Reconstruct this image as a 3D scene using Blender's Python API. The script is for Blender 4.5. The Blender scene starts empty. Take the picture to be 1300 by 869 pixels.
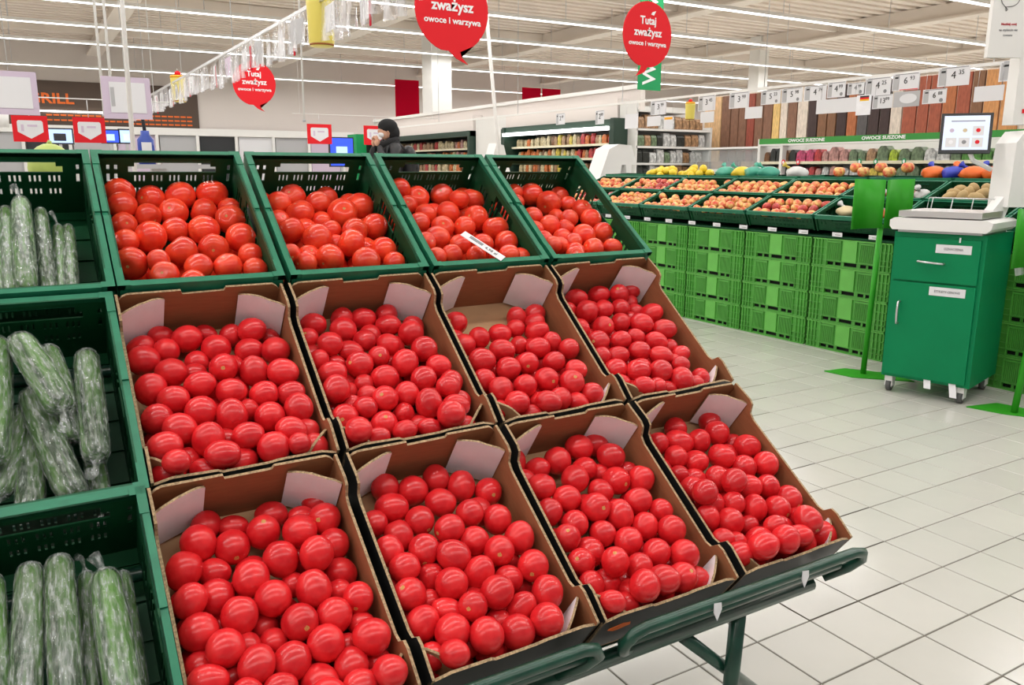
import bpy, bmesh, math, random
from mathutils import Vector, Matrix

random.seed(7)
SC = bpy.context.scene
COL = SC.collection

# ---------------------------------------------------------------- camera
CAM_POS = Vector((-0.8933, -1.8766, 1.1762))
yaw, pitch, roll = 1.0362, 0.2109, 0.0024
fwd = Vector((math.cos(yaw) * math.cos(pitch), math.sin(yaw) * math.cos(pitch), -math.sin(pitch)))
rt = Vector((math.sin(yaw), -math.cos(yaw), 0))
up = rt.cross(fwd)
rt2 = rt * math.cos(roll) + up * math.sin(roll)
up2 = rt2.cross(fwd)
cam_data = bpy.data.cameras.new('camera')
cam_data.sensor_width = 36.0
cam_data.lens = 1030.0 / 1300.0 * 36.0
cam_data.clip_end = 200
cam = bpy.data.objects.new('camera', cam_data)
COL.objects.link(cam)
cam.matrix_world = Matrix(((rt2.x, up2.x, -fwd.x, CAM_POS.x), (rt2.y, up2.y, -fwd.y, CAM_POS.y), (rt2.z, up2.z, -fwd.z, CAM_POS.z), (0, 0, 0, 1)))
SC.camera = cam

# ---------------------------------------------------------------- world, exposure
world = bpy.data.worlds.new('world')
SC.world = world
world.use_nodes = True
bg = world.node_tree.nodes['Background']
bg.inputs[0].default_value = (1.0, 0.98, 0.96, 1)
bg.inputs[1].default_value = 0.28
SC.view_settings.view_transform = 'Standard'
SC.view_settings.look = 'None'
SC.view_settings.gamma = 1
SC.view_settings.exposure = -0.20
LIGHT_Z = 4.2
LIGHT_Y = [10.43 + 2.87 * k for k in (-5, -4, -3, -2, -1, 0, 1, 2, 3, 4, 6)]
LIGHT_W = 720.0     # watts per 56 m line
for ly in LIGHT_Y:
    ld = bpy.data.lights.new('tube_light', 'AREA')
    ld.shape = 'RECTANGLE'; ld.size = 56.0; ld.size_y = 0.10; ld.energy = LIGHT_W
    ld.color = (1.0, 0.985, 0.97)
    lo = bpy.data.objects.new('tube_light', ld)
    lo.location = (16.0, ly, LIGHT_Z - 0.012)
    COL.objects.link(lo)

# ---------------------------------------------------------------- materials
MATS = {}
def principled(name, col, rough=0.5, metal=0.0, spec=0.5, noise=0.0, nscale=20.0, bump=0.0, bscale=80.0, emit=0.0, coat=0.0, sss=0.0, objrand=0.0, col2=None, stretch=None, alpha=1.0):
    m = bpy.data.materials.new(name); MATS[name] = m
    m.use_nodes = True
    nt = m.node_tree; b = nt.nodes['Principled BSDF']
    b.inputs['Base Color'].default_value = (*col, 1)
    b.inputs['Roughness'].default_value = rough
    b.inputs['Metallic'].default_value = metal
    b.inputs['Specular IOR Level'].default_value = spec
    b.inputs['Coat Weight'].default_value = coat
    b.inputs['Alpha'].default_value = alpha
    if sss: 
        b.inputs['Subsurface Weight'].default_value = sss
        b.inputs['Subsurface Radius'].default_value = (0.02, 0.004, 0.003)
        b.inputs['Subsurface Scale'].default_value = 0.5
    if emit:
        b.inputs['Emission Color'].default_value = (*col, 1); b.inputs['Emission Strength'].default_value = emit
    tc = nt.nodes.new('ShaderNodeTexCoord')
    vec = tc.outputs['Object']
    if stretch:
        mp = nt.nodes.new('ShaderNodeMapping'); mp.inputs['Scale'].default_value = stretch
        nt.links.new(vec, mp.inputs[0]); vec = mp.outputs[0]
    last = None
    if noise or col2:
        n = nt.nodes.new('ShaderNodeTexNoise'); n.inputs['Scale'].default_value = nscale; n.inputs['Detail'].default_value = 3
        nt.links.new(vec, n.inputs['Vector'])
        mx = nt.nodes.new('ShaderNodeMix'); mx.data_type = 'RGBA'
        c2 = col2 if col2 else tuple(c * (1 - noise) for c in col)
        mx.inputs[6].default_value = (*col, 1); mx.inputs[7].default_value = (*c2, 1)
        rp = nt.nodes.new('ShaderNodeMapRange'); rp.inputs[1].default_value = 0.35; rp.inputs[2].default_value = 0.65
        nt.links.new(n.outputs['Fac'], rp.inputs[0]); nt.links.new(rp.outputs[0], mx.inputs[0])
        last = mx.outputs[2]
    if objrand:
        oi = nt.nodes.new('ShaderNodeObjectInfo'); hs = nt.nodes.new('ShaderNodeHueSaturation')
        mr = nt.nodes.new('ShaderNodeMapRange'); mr.inputs[3].default_value = 1 - objrand; mr.inputs[4].default_value = 1 + objrand
        nt.links.new(oi.outputs['Random'], mr.inputs[0]); nt.links.new(mr.outputs[0], hs.inputs['Value'])
        if last: nt.links.new(last, hs.inputs['Color'])
        else: hs.inputs['Color'].default_value = (*col, 1)
        last = hs.outputs[0]
    if last: nt.links.new(last, b.inputs['Base Color'])
    if bump:
        n2 = nt.nodes.new('ShaderNodeTexNoise'); n2.inputs['Scale'].default_value = bscale
        nt.links.new(vec, n2.inputs['Vector'])
        bp = nt.nodes.new('ShaderNodeBump'); bp.inputs['Strength'].default_value = bump; bp.inputs['Distance'].default_value = 0.002
        nt.links.new(n2.outputs['Fac'], bp.inputs['Height']); nt.links.new(bp.outputs[0], b.inputs['Normal'])
    return m

P = principled
P('tile', (0.53, 0.52, 0.475), 0.22, noise=0.07, nscale=3.0, objrand=0.035)
P('grout', (0.13, 0.115, 0.09), 0.8)
P('ceiling_paint', (0.86, 0.76, 0.67), 0.8, noise=0.08, nscale=0.5)
P('beam_paint', (0.84, 0.76, 0.68), 0.7)
P('wall_paint', (0.75, 0.69, 0.65), 0.8, noise=0.05, nscale=0.4)
P('white_paint', (0.80, 0.79, 0.76), 0.5)
P('white_plastic', (0.82, 0.81, 0.79), 0.35)
P('grey_plastic', (0.45, 0.45, 0.46), 0.4)
P('steel', (0.62, 0.62, 0.63), 0.3, metal=0.8)
P('led', (1, 1, 1), 0.5, emit=5.0)
P('tomato_round', (0.86, 0.075, 0.024), 0.20, noise=0.0, col2=(0.76, 0.035, 0.016), nscale=1.2, sss=0.08, objrand=0.10)
P('tomato_plum', (0.74, 0.026, 0.030), 0.25, col2=(0.60, 0.011, 0.017), nscale=1.2, sss=0.08, objrand=0.10)
P('tomato_scar', (0.72, 0.33, 0.10), 0.7, noise=0.35, nscale=18)
P('crate_green', (0.004, 0.066, 0.022), 0.5, spec=0.25, noise=0.25, nscale=14, bump=0.15, bscale=60)
P('crate_rim_lit', (0.018, 0.20, 0.105), 0.40, spec=0.35, noise=0.2, nscale=30, bump=0.2, bscale=60)  # lighter copy of crate_green: light on the lip put into the colour
P('crate_light', (0.085, 0.36, 0.05), 0.42, noise=0.12, nscale=12)
P('crate_light_panel', (0.13, 0.47, 0.075), 0.45, noise=0.08, nscale=12)
P('crate_shade', (0.004, 0.005, 0.004), 0.9)  # painted shade seen through the light crates' holes
P('frame_green', (0.010, 0.065, 0.040), 0.3, noise=0.3, nscale=25, coat=0.2)
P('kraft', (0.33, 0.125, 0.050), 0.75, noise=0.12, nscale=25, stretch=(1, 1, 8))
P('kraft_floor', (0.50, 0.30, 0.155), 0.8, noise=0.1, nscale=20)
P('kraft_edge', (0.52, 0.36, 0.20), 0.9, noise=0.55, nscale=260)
P('box_print', (0.012, 0.012, 0.012), 0.45)
P('box_white', (0.90, 0.90, 0.93), 0.7, noise=0.07, nscale=18, bump=0.2, bscale=50)
P('cucumber_skin', (0.010, 0.045, 0.005), 0.25, col2=(0.070, 0.19, 0.020), nscale=45, stretch=(1.6, 1.6, 0.16), bump=0.9, bscale=150, objrand=0.3)
P('cabinet_green', (0.0, 0.215, 0.078), 0.42, spec=0.22, noise=0.08, nscale=5)
P('stand_green', (0.035, 0.33, 0.018), 0.42, spec=0.25, noise=0.06, nscale=8)
P('header_green', (0.03, 0.26, 0.035), 0.5)
P('banner_green', (0.0, 0.30, 0.09), 0.6)
P('sign_red', (0.72, 0.022, 0.030), 0.6, spec=0.12)
P('banner_red', (0.52, 0.0, 0.022), 0.8, spec=0.1)
P('text_white', (0.85, 0.85, 0.85), 0.6)
P('text_black', (0.02, 0.02, 0.02), 0.6)
P('text_grey', (0.25, 0.25, 0.26), 0.6)
P('text_orange', (0.85, 0.16, 0.015), 0.6)
P('paper', (0.74, 0.74, 0.76), 0.6)
P('lilac', (0.60, 0.50, 0.62), 0.6)
P('grill_board', (0.085, 0.055, 0.038), 0.6)
P('dark', (0.02, 0.022, 0.025), 0.5)
P('fridge_dark', (0.018, 0.045, 0.030), 0.4)
P('fridge_inside', (0.10, 0.09, 0.08), 0.7)
P('shelf_white', (0.72, 0.71, 0.68), 0.5)
P('shelf_strip', (0.66, 0.62, 0.45), 0.6)
P('screen_blue', (0.42, 0.60, 0.92), 0.3, emit=0.75)
P('screen_deep', (0.03, 0.08, 0.75), 0.3, emit=0.9)
P('screen_pale', (0.70, 0.80, 0.95), 0.3, emit=0.25)
P('skin', (0.55, 0.30, 0.20), 0.5)
P('jacket', (0.010, 0.010, 0.012), 0.5, bump=0.5, bscale=18)
P('knit', (0.006, 0.006, 0.007), 0.9, bump=0.8, bscale=160)
P('trousers', (0.02, 0.02, 0.03), 0.8)
P('trap_yellow', (0.80, 0.68, 0.14), 0.4)
P('trap_cap', (0.9, 0.42, 0.01), 0.4)
P('trap_liquid', (0.30, 0.09, 0.01), 0.2)
P('blue_plastic', (0.02, 0.06, 0.35), 0.4)
P('orange_net', (0.85, 0.16, 0.02), 0.5)
P('lemon', (0.85, 0.62, 0.03), 0.4, noise=0.1)
P('pear', (0.42, 0.52, 0.12), 0.45, noise=0.15)
P('potato', (0.52, 0.36, 0.16), 0.7, noise=0.2)
P('net_blue', (0.03, 0.05, 0.45), 0.5)
P('bag_teal', (0.05, 0.35, 0.24), 0.35)
P('apple', (0.66, 0.045, 0.035), 0.32, col2=(0.86, 0.55, 0.16), nscale=1.3, objrand=0.12)
P('apple_yellow', (0.84, 0.60, 0.20), 0.32, col2=(0.66, 0.06, 0.04), nscale=1.2, objrand=0.12)
P('apple_dark', (0.36, 0.015, 0.03), 0.3, col2=(0.60, 0.10, 0.06), nscale=1.5, objrand=0.15)
P('window_glass', (0.55, 0.70, 0.95), 0.1, emit=0.9)
P('flag_black', (0.02, 0.02, 0.02)); P('flag_gold', (0.9, 0.55, 0.02))
P('rubber', (0.10, 0.10, 0.10), 0.6)
PACK = {}
for nm, c in dict(pack_orange=(0.75, 0.20, 0.04), pack_cream=(0.75, 0.62, 0.36), pack_red=(0.60, 0.05, 0.05), pack_brown=(0.28, 0.13, 0.06), pack_yellow=(0.80, 0.62, 0.08), pack_white=(0.72, 0.72, 0.70), pack_black=(0.03, 0.035, 0.03), pack_green=(0.10, 0.32, 0.05), pack_lime=(0.45, 0.60, 0.03), pack_pink=(0.68, 0.08, 0.20), pack_rose=(0.62, 0.32, 0.28), pack_kraft=(0.50, 0.29, 0.15), pack_leaf=(0.18, 0.26, 0.14)).items():
    PACK[nm] = P(nm, c, 0.4, noise=0.6, nscale=3.2)
WOODS = dict(cream=(0.80, 0.52, 0.27), brown=(0.23, 0.11, 0.065), redbrown=(0.30, 0.06, 0.035), yellow=(0.75, 0.50, 0.18), dark=(0.045, 0.022, 0.020), mid=(0.22, 0.10, 0.045), rust=(0.45, 0.14, 0.045), grey=(0.10, 0.09, 0.09), pale=(0.72, 0.62, 0.52), brick=(0.36, 0.085, 0.04), orange=(0.60, 0.27, 0.09))
for nm, c in WOODS.items():
    P('plank_' + nm, c, 0.6, noise=0.3, nscale=14, stretch=(3, 3, 0.7))

def film_material(name, haze, tint=(0.9, 0.95, 0.92), strength=1.0, scale=60):
    m = bpy.data.materials.new(name); MATS[name] = m; m.use_nodes = True
    nt = m.node_tree; nt.nodes.clear()
    out = nt.nodes.new('ShaderNodeOutputMaterial')
    tr = nt.nodes.new('ShaderNodeBsdfTransparent'); tr.inputs[0].default_value = (1, 1, 1, 1)
    pr = nt.nodes.new('ShaderNodeBsdfPrincipled'); pr.inputs['Base Color'].default_value = (*tint, 1); pr.inputs['Roughness'].default_value = 0.10
    pr.inputs['Specular IOR Level'].default_value = 0.9
    mx = nt.nodes.new('ShaderNodeMixShader')
    tc = nt.nodes.new('ShaderNodeTexCoord'); mp = nt.nodes.new('ShaderNodeMapping'); mp.inputs['Scale'].default_value = (1, 1, 0.30)
    n = nt.nodes.new('ShaderNodeTexNoise'); n.inputs['Scale'].default_value = scale; n.inputs['Detail'].default_value = 4
    nt.links.new(tc.outputs['Object'], mp.inputs[0]); nt.links.new(mp.outputs[0], n.inputs['Vector'])
    mr = nt.nodes.new('ShaderNodeMapRange'); mr.inputs[1].default_value = 0.35; mr.inputs[2].default_value = 0.75
    mr.inputs[3].default_value = haze * 0.35; mr.inputs[4].default_value = min(1, haze * 1.9)
    nt.links.new(n.outputs['Fac'], mr.inputs[0]); nt.links.new(mr.outputs[0], mx.inputs[0])
    bp = nt.nodes.new('ShaderNodeBump'); bp.inputs['Strength'].default_value = strength; bp.inputs['Distance'].default_value = 0.006
    nt.links.new(n.outputs['Fac'], bp.inputs['Height']); nt.links.new(bp.outputs[0], pr.inputs['Normal'])
    nt.links.new(tr.outputs[0], mx.inputs[1]); nt.links.new(pr.outputs[0], mx.inputs[2]); nt.links.new(mx.outputs[0], out.inputs[0])
    return m
film_material('cling_film', 0.10, scale=190)
_r = [n_ for n_ in MATS['cling_film'].node_tree.nodes if n_.type == 'MAP_RANGE'][0]
_r.inputs[1].default_value = 0.42; _r.inputs[2].default_value = 0.72; _r.inputs[3].default_value = 0.06; _r.inputs[4].default_value = 0.40  # white flecks in the mix stand in for glints on the film
P('pane', (0.75, 0.80, 0.80), 0.08, alpha=0.22)
film_material('clear_sleeve', 0.35, (0.85, 0.85, 0.88), 1.0, 25)

# ---------------------------------------------------------------- helpers
class MB:
    """collects faces for ONE mesh object"""
    def __init__(s): s.v = []; s.f = []; s.m = []; s.mats = []; s.smooth = []
    def mi(s, mat):
        if mat not in s.mats: s.mats.append(mat)
        return s.mats.index(mat)
    def face(s, pts, mat, smooth=False):
        b = len(s.v); s.v += [tuple(p) for p in pts]; s.f.append(tuple(range(b, b + len(pts)))); s.m.append(s.mi(mat)); s.smooth.append(smooth)
    def grid(s, verts, faces, mat, smooth=True):
        b = len(s.v); s.v += [tuple(p) for p in verts]; k = s.mi(mat)
        for f in faces: s.f.append(tuple(b + i for i in f)); s.m.append(k); s.smooth.append(smooth)
    def box(s, lo, hi, mat, M=None, mats=None):
        x0, y0, z0 = lo; x1, y1, z1 = hi
        v = [(x0, y0, z0), (x1, y0, z0), (x1, y1, z0), (x0, y1, z0), (x0, y0, z1), (x1, y0, z1), (x1, y1, z1), (x0, y1, z1)]
        if M is not None: v = [tuple(M @ Vector(p)) for p in v]
        fs = [(0, 3, 2, 1), (4, 5, 6, 7), (0, 1, 5, 4), (2, 3, 7, 6), (1, 2, 6, 5), (3, 0, 4, 7)]  # -z +z -y +y +x -x
        b = len(s.v); s.v += v
        for i, f in enumerate(fs):
            s.f.append(tuple(b + k for k in f)); s.m.append(s.mi(mats[i] if mats else mat)); s.smooth.append(False)
    def cbox(s, c, d, mat, M=None): s.box([c[i] - d[i] / 2 for i in range(3)], [c[i] + d[i] / 2 for i in range(3)], mat, M)
    def tube(s, pts, r, mat, n=10, cap=True, smooth=True):
        pts = [Vector(p) for p in pts]; rs = r if isinstance(r, (list, tuple)) else [r] * len(pts)
        vs = []; prev = None
        for i, p in enumerate(pts):
            d = (pts[min(i + 1, len(pts) - 1)] - pts[max(i - 1, 0)]).normalized()
            if prev is None:
                a = Vector((0, 0, 1)) if abs(d.z) < 0.9 else Vector((1, 0, 0)); u = d.cross(a).normalized()
            else: u = (prev - d * prev.dot(d)).normalized()
            prev = u; w = d.cross(u)
            for k in range(n):
                a = 2 * math.pi * k / n; vs.append(p + (u * math.cos(a) + w * math.sin(a)) * rs[i])
        fs = []
        for i in range(len(pts) - 1):
            for k in range(n): fs.append((i * n + k, i * n + (k + 1) % n, (i + 1) * n + (k + 1) % n, (i + 1) * n + k))
        if cap: fs.append(tuple(reversed(range(n)))); fs.append(tuple((len(pts) - 1) * n + k for k in range(n)))
        s.grid(vs, fs, mat, smooth)
    def prism(s, poly, h0, h1, mat, M=None, mats=None):
        """poly: (a, b) outline, ccw, extruded along the third axis; M maps (a, b, h); mats = (front, back, edge)"""
        mats = mats or (mat, mat, mat); M = M or Matrix.Identity(4)
        n = len(poly); top = [M @ Vector((a, b, h1)) for a, b in poly]; bot = [M @ Vector((a, b, h0)) for a, b in poly]
        s.face(top, mats[0]); s.face(list(reversed(bot)), mats[1])
        for i in range(n):
            j = (i + 1) % n; s.face([bot[i], bot[j], top[j], top[i]], mats[2])
    def panel(s, W, H, T, holes, mat, M=None, mats=None):
        """slab W x H (a, b) of thickness T (third axis) with true rectangular holes"""
        M = M or Matrix.Identity(4); mats = mats or (mat, mat, mat)
        xs = sorted(set([0, W] + [c for h in holes for c in (h[0], h[2]) if 0 < c < W])); ys = sorted(set([0, H] + [c for h in holes for c in (h[1], h[3]) if 0 < c < H]))
        def solid(i, j):
            if i < 0 or j < 0 or i >= len(xs) - 1 or j >= len(ys) - 1: return False
            cx = (xs[i] + xs[i + 1]) / 2; cy = (ys[j] + ys[j + 1]) / 2
            return not any(h[0] < cx < h[2] and h[1] < cy < h[3] for h in holes)
        S = [[solid(i, j) for j in range(len(ys) - 1)] for i in range(len(xs) - 1)]
        q = lambda a, b, c: M @ Vector((a, b, c))
        for j in range(len(ys) - 1):
            i = 0
            while i < len(xs) - 1:
                if S[i][j]:
                    k = i
                    while k + 1 < len(xs) - 1 and S[k + 1][j]: k += 1
                    x0, x1, y0, y1 = xs[i], xs[k + 1], ys[j], ys[j + 1]
                    s.face([q(x0, y0, T), q(x1, y0, T), q(x1, y1, T), q(x0, y1, T)], mats[0]); s.face([q(x0, y1, 0), q(x1, y1, 0), q(x1, y0, 0), q(x0, y0, 0)], mats[1])
                    s.face([q(x0, y0, 0), q(x0, y0, T), q(x0, y1, T), q(x0, y1, 0)], mats[2]); s.face([q(x1, y0, T), q(x1, y0, 0), q(x1, y1, 0), q(x1, y1, T)], mats[2])
                    i = k + 1
                else: i += 1
        for i in range(len(xs) - 1):
            for j in range(len(ys)):
                a = S[i][j] if j < len(ys) - 1 else False; b = S[i][j - 1] if j > 0 else False
                if a != b:
                    x0, x1, y = xs[i], xs[i + 1], ys[j]; f = [q(x0, y, 0), q(x1, y, 0), q(x1, y, T), q(x0, y, T)]
                    s.face(f if a else list(reversed(f)), mats[2])
    def sphere(s, c, r, mat, n=10, m=7, M=None):
        vs = [];
        for i in range(m + 1):
            t = math.pi * i / m
            for k in range(n):
                a = 2 * math.pi * k / n; p = Vector((math.sin(t) * math.cos(a) * r[0], math.sin(t) * math.sin(a) * r[1], math.cos(t) * r[2]))
                if M is not None: p = M @ p
                vs.append(Vector(c) + p)
        fs = [(i * n + k, (i + 1) * n + k, (i + 1) * n + (k + 1) % n, i * n + (k + 1) % n) for i in range(m) for k in range(n)]
        s.grid(vs, fs, mat)
    def mesh(s, name):
        me = bpy.data.meshes.new(name); me.from_pydata(s.v, [], s.f)
        for mt in s.mats: me.materials.append(MATS[mt])
        me.polygons.foreach_set('material_index', s.m); me.polygons.foreach_set('use_smooth', s.smooth)
        me.update(); return me
    def obj(s, name, parent=None, loc=None, rot=None, weld=False):
        me = s.mesh(name)
        if weld:
            bm = bmesh.new(); bm.from_mesh(me); bmesh.ops.remove_doubles(bm, verts=bm.verts, dist=1e-5); bm.to_mesh(me); bm.free()
        return link(me, name, parent, loc, rot)

def link(me, name, parent=None, loc=None, rot=None):
    o = bpy.data.objects.new(name, me); COL.objects.link(o)
    if parent: o.parent = parent
    if loc is not None: o.location = loc
    if rot is not None: o.rotation_euler = rot
    return o
def tag(o, label=None, cat=None, group=None, kind=None):
    if label: o['label'] = label
    if cat: o['category'] = cat
    if group: o['group'] = group
    if kind: o['kind'] = kind
    return o
def empty(name, label, cat, loc=(0, 0, 0), rz=0, group=None, M=None):
    o = bpy.data.objects.new(name, None); COL.objects.link(o); o.empty_display_size = 0.05
    if M is not None: o.matrix_world = M
    else: o.location = loc; o.rotation_euler = (0, 0, rz)
    return tag(o, label, cat, group)
KIDS = {}
def copy_tree(o, M=None, loc=None, label=None, group=None, parent=None):
    c = o.copy(); COL.objects.link(c); c.parent = parent
    for ch in o.children: copy_tree(ch, parent=c)
    if M is not None: c.matrix_world = M
    if loc is not None: c.location = loc
    if label: c['label'] = label
    if group: c['group'] = group
    return c
def struct(o): o['kind'] = 'structure'; return o
def text_obj(txt, size, mat, M, parent, name='lettering', depth=0.002, align='CENTER', bold=0.0, width=None):
    cu = bpy.data.curves.new(name, 'FONT'); cu.body = txt; cu.size = size; cu.align_x = align; cu.align_y = 'CENTER'; cu.extrude = depth / 2; cu.offset = bold; cu.resolution_u = 2
    t = bpy.data.objects.new('tmp', cu); COL.objects.link(t)
    bpy.context.view_layer.update()
    dg = bpy.context.evaluated_depsgraph_get(); me = bpy.data.meshes.new_from_object(t.evaluated_get(dg)); bpy.data.objects.remove(t); bpy.data.curves.remove(cu)
    if width and len(me.vertices):
        xs = [v.co.x for v in me.vertices]; k = width / max(1e-6, max(xs) - min(xs))
        for v in me.vertices: v.co.x *= k
    me.transform(M); me.materials.clear(); me.materials.append(MATS[mat]); me.name = name
    return link(me, name, parent)
def MF(origin, ex, ey, ez):
    """matrix with columns ex, ey, ez at origin"""
    return Matrix(((ex[0], ey[0], ez[0], origin[0]), (ex[1], ey[1], ez[1], origin[1]), (ex[2], ey[2], ez[2], origin[2]), (0, 0, 0, 1)))
FACE_NEG_Y = lambda x, y, z: MF((x, y, z), (1, 0, 0), (0, 0, 1), (0, -1, 0))     # text readable from -y
FACE_NEG_X = lambda x, y, z: MF((x, y, z), (0, -1, 0), (0, 0, 1), (-1, 0, 0))    # text readable from -x
ORD = ['first', 'second', 'third', 'fourth', 'fifth', 'sixth', 'seventh', 'eighth', 'ninth', 'tenth', 'eleventh', 'twelfth', 'thirteenth', 'fourteenth', 'fifteenth', 'sixteenth', 'seventeenth', 'eighteenth', 'nineteenth', 'twentieth', 'twenty-first', 'twenty-second', 'twenty-third', 'twenty-fourth', 'twenty-fifth', 'twenty-sixth']
TENS = ['', '', 'twenty', 'thirty', 'forty', 'fifty', 'sixty', 'seventy']
UN = ['eth', 'first', 'second', 'third', 'fourth', 'fifth', 'sixth', 'seventh', 'eighth', 'ninth']
for _k in range(27, 80): ORD.append(TENS[_k // 10][:-1] + 'ieth' if _k % 10 == 0 else '%s-%s' % (TENS[_k // 10], UN[_k % 10]))

# ---------------------------------------------------------------- building
TS = 0.198
b = MB(); b.box((-14, -8, -0.06), (36, 31, -0.0025), 'grout')
floor = struct(b.obj('floor')); tag(floor, 'pale cream square floor tiles with dark joints', kind='structure')
tile = MB()
g = 0.0022; h = TS - g; bv = 0.0015
lo = [(g, g, -0.003), (h, g, -0.003), (h, h, -0.003), (g, h, -0.003)]; md = [(x, y, -bv) for x, y, z in lo]
hi = [(g + bv, g + bv, 0), (h - bv, g + bv, 0), (h - bv, h - bv, 0), (g + bv, h - bv, 0)]
tile.face(hi, 'tile')
for i in range(4):
    j = (i + 1) % 4
    tile.face([lo[i], lo[j], md[j], md[i]], 'tile'); tile.face([md[i], md[j], hi[j], hi[i]], 'tile')
tile_me = tile.mesh('tile')
def to_px(pt):
    d = Vector(pt) - CAM_POS; z = d.dot(fwd)
    return (650 + 1030 * d.dot(rt2) / z, 434.5 - 1030 * d.dot(up2) / z, z) if z > 0.1 else (-1e4, -1e4, z)
cells = []
for i in range(-40, 130):
    for j in range(-14, 110):
        c = ((i + .5) * TS, (j + .5) * TS, 0); x, y, z = to_px(c)
        near = z > 0 and -20 < x < 1320 and 400 < y < 905 and c[0] < 3.7 and (x > 740 + (y - 205) * 0.72 or (y > 770 and x > 700))
        cells.append((z if near else 999, i, j))
cells.sort()
single = set()
for z, i, j in cells[:298]:
    if z < 999:
        single.add((i, j)); link(tile_me, 'tile', floor, (i * TS, j * TS, 0))
far = MB()
for z, i, j in cells:
    if (i, j) in single: continue
    x0, y0 = i * TS, j * TS
    if not (-2.5 < x0 < 9 and -2.6 < y0 < 11): continue
    far.face([(x0 + g, y0 + g, 0), (x0 + h, y0 + g, 0), (x0 + h, y0 + h, 0), (x0 + g, y0 + h, 0)], 'tile')
o = far.obj('tile_field', floor); o['kind'] = 'stuff'
o = MB(); 
for (a, c) in (((9.1, -2.7), (36, 31)), ((-14, 11.1), (9.1, 31)), ((-14, -8), (9.1, -2.78)), ((-14, -2.7), (-2.6, 11.1))): o.face([(a[0], a[1], 0), (c[0], a[1], 0), (c[0], c[1], 0), (a[0], c[1], 0)], 'tile')
o = o.obj('distant_paving', floor); o['kind'] = 'stuff'

CZ = 5.3
b = MB(); b.box((-14, -8, CZ), (36, 31, CZ + .1), 'ceiling_paint')
for k in range(90):
    y = -6 + k * 0.41; b.box((-14, y, CZ - .05), (36, y + .20, CZ), 'ceiling_paint')
struct(b.obj('ceiling'))
b = MB(); b.box((-14, 30, 0), (36, 30.2, CZ), 'wall_paint'); struct(b.obj('wall_back'))
b = MB(); b.box((35, -8, 0), (35.2, 30, CZ), 'wall_paint')
for k in range(40): b.box((34.94, 2 + k * 0.7, 0), (35, 2.05 + k * 0.7, CZ), 'beam_paint')
struct(b.obj('wall_right'))
b = MB(); b.box((-14.2, -8, 0), (-14, 30, CZ), 'wall_paint'); struct(b.obj('wall_left'))
n = 1
for x in (1.5, 7.5, 13.5, 19.5, 25.5, 31.5):
    b = MB(); b.box((x, -8, CZ - .42), (x + .22, 30, CZ - .05), 'beam_paint'); b.box((x - .12, -8, CZ - .45), (x + .34, 30, CZ - .40), 'beam_paint'); struct(b.obj('trim_%d' % n)); n += 1
for y in (8.6, 14.4, 20.6, 26.0):
    b = MB(); b.box((-14, y, CZ - .30), (35, y + .14, CZ - .05), 'beam_paint'); struct(b.obj('trim_%d' % n)); n += 1
for (x, y, s, lb) in ((9.2, 19.6, .62, 'white square column behind the shopper in the dark jacket'), (19.4, 17.2, .42, 'white column rising behind the hanging price cards'), (19.6, 9.0, .42, 'white column beside the high blue window')):
    b = MB(); b.box((x, y, 0), (x + s, y + s, CZ - .05), 'white_paint'); b.box((x - .03, y - .03, 0), (x + s + .03, y + s + .03, .12), 'grey_plastic'); tag(b.obj('column'), lb, 'column')
names_l = ['nearest', 'second nearest', 'third nearest', 'fourth nearest', 'fifth nearest', 'sixth nearest', 'seventh nearest', 'eighth nearest', 'ninth nearest', 'tenth nearest', 'farthest']
for k, y in enumerate(LIGHT_Y):
    t = empty('ceiling_light', 'long white tube light line under the ceiling, %s of the parallel lines' % names_l[k], 'light', (16, y, LIGHT_Z))
    b = MB(); b.box((-28, -.055, .004), (18, .055, .07), 'white_paint'); b.obj('housing', t)
    b = MB(); b.box((-28, -.052, -.008), (18, .052, .004), 'led'); b.obj('diffuser', t)
    for q in range(14):
        b = MB(); b.tube([(-27 + q * 3.4, 0, .07), (-27 + q * 3.4, 0, CZ - .05 - LIGHT_Z)], .008, 'steel', 5); b.obj('suspension_rod', t)
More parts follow.
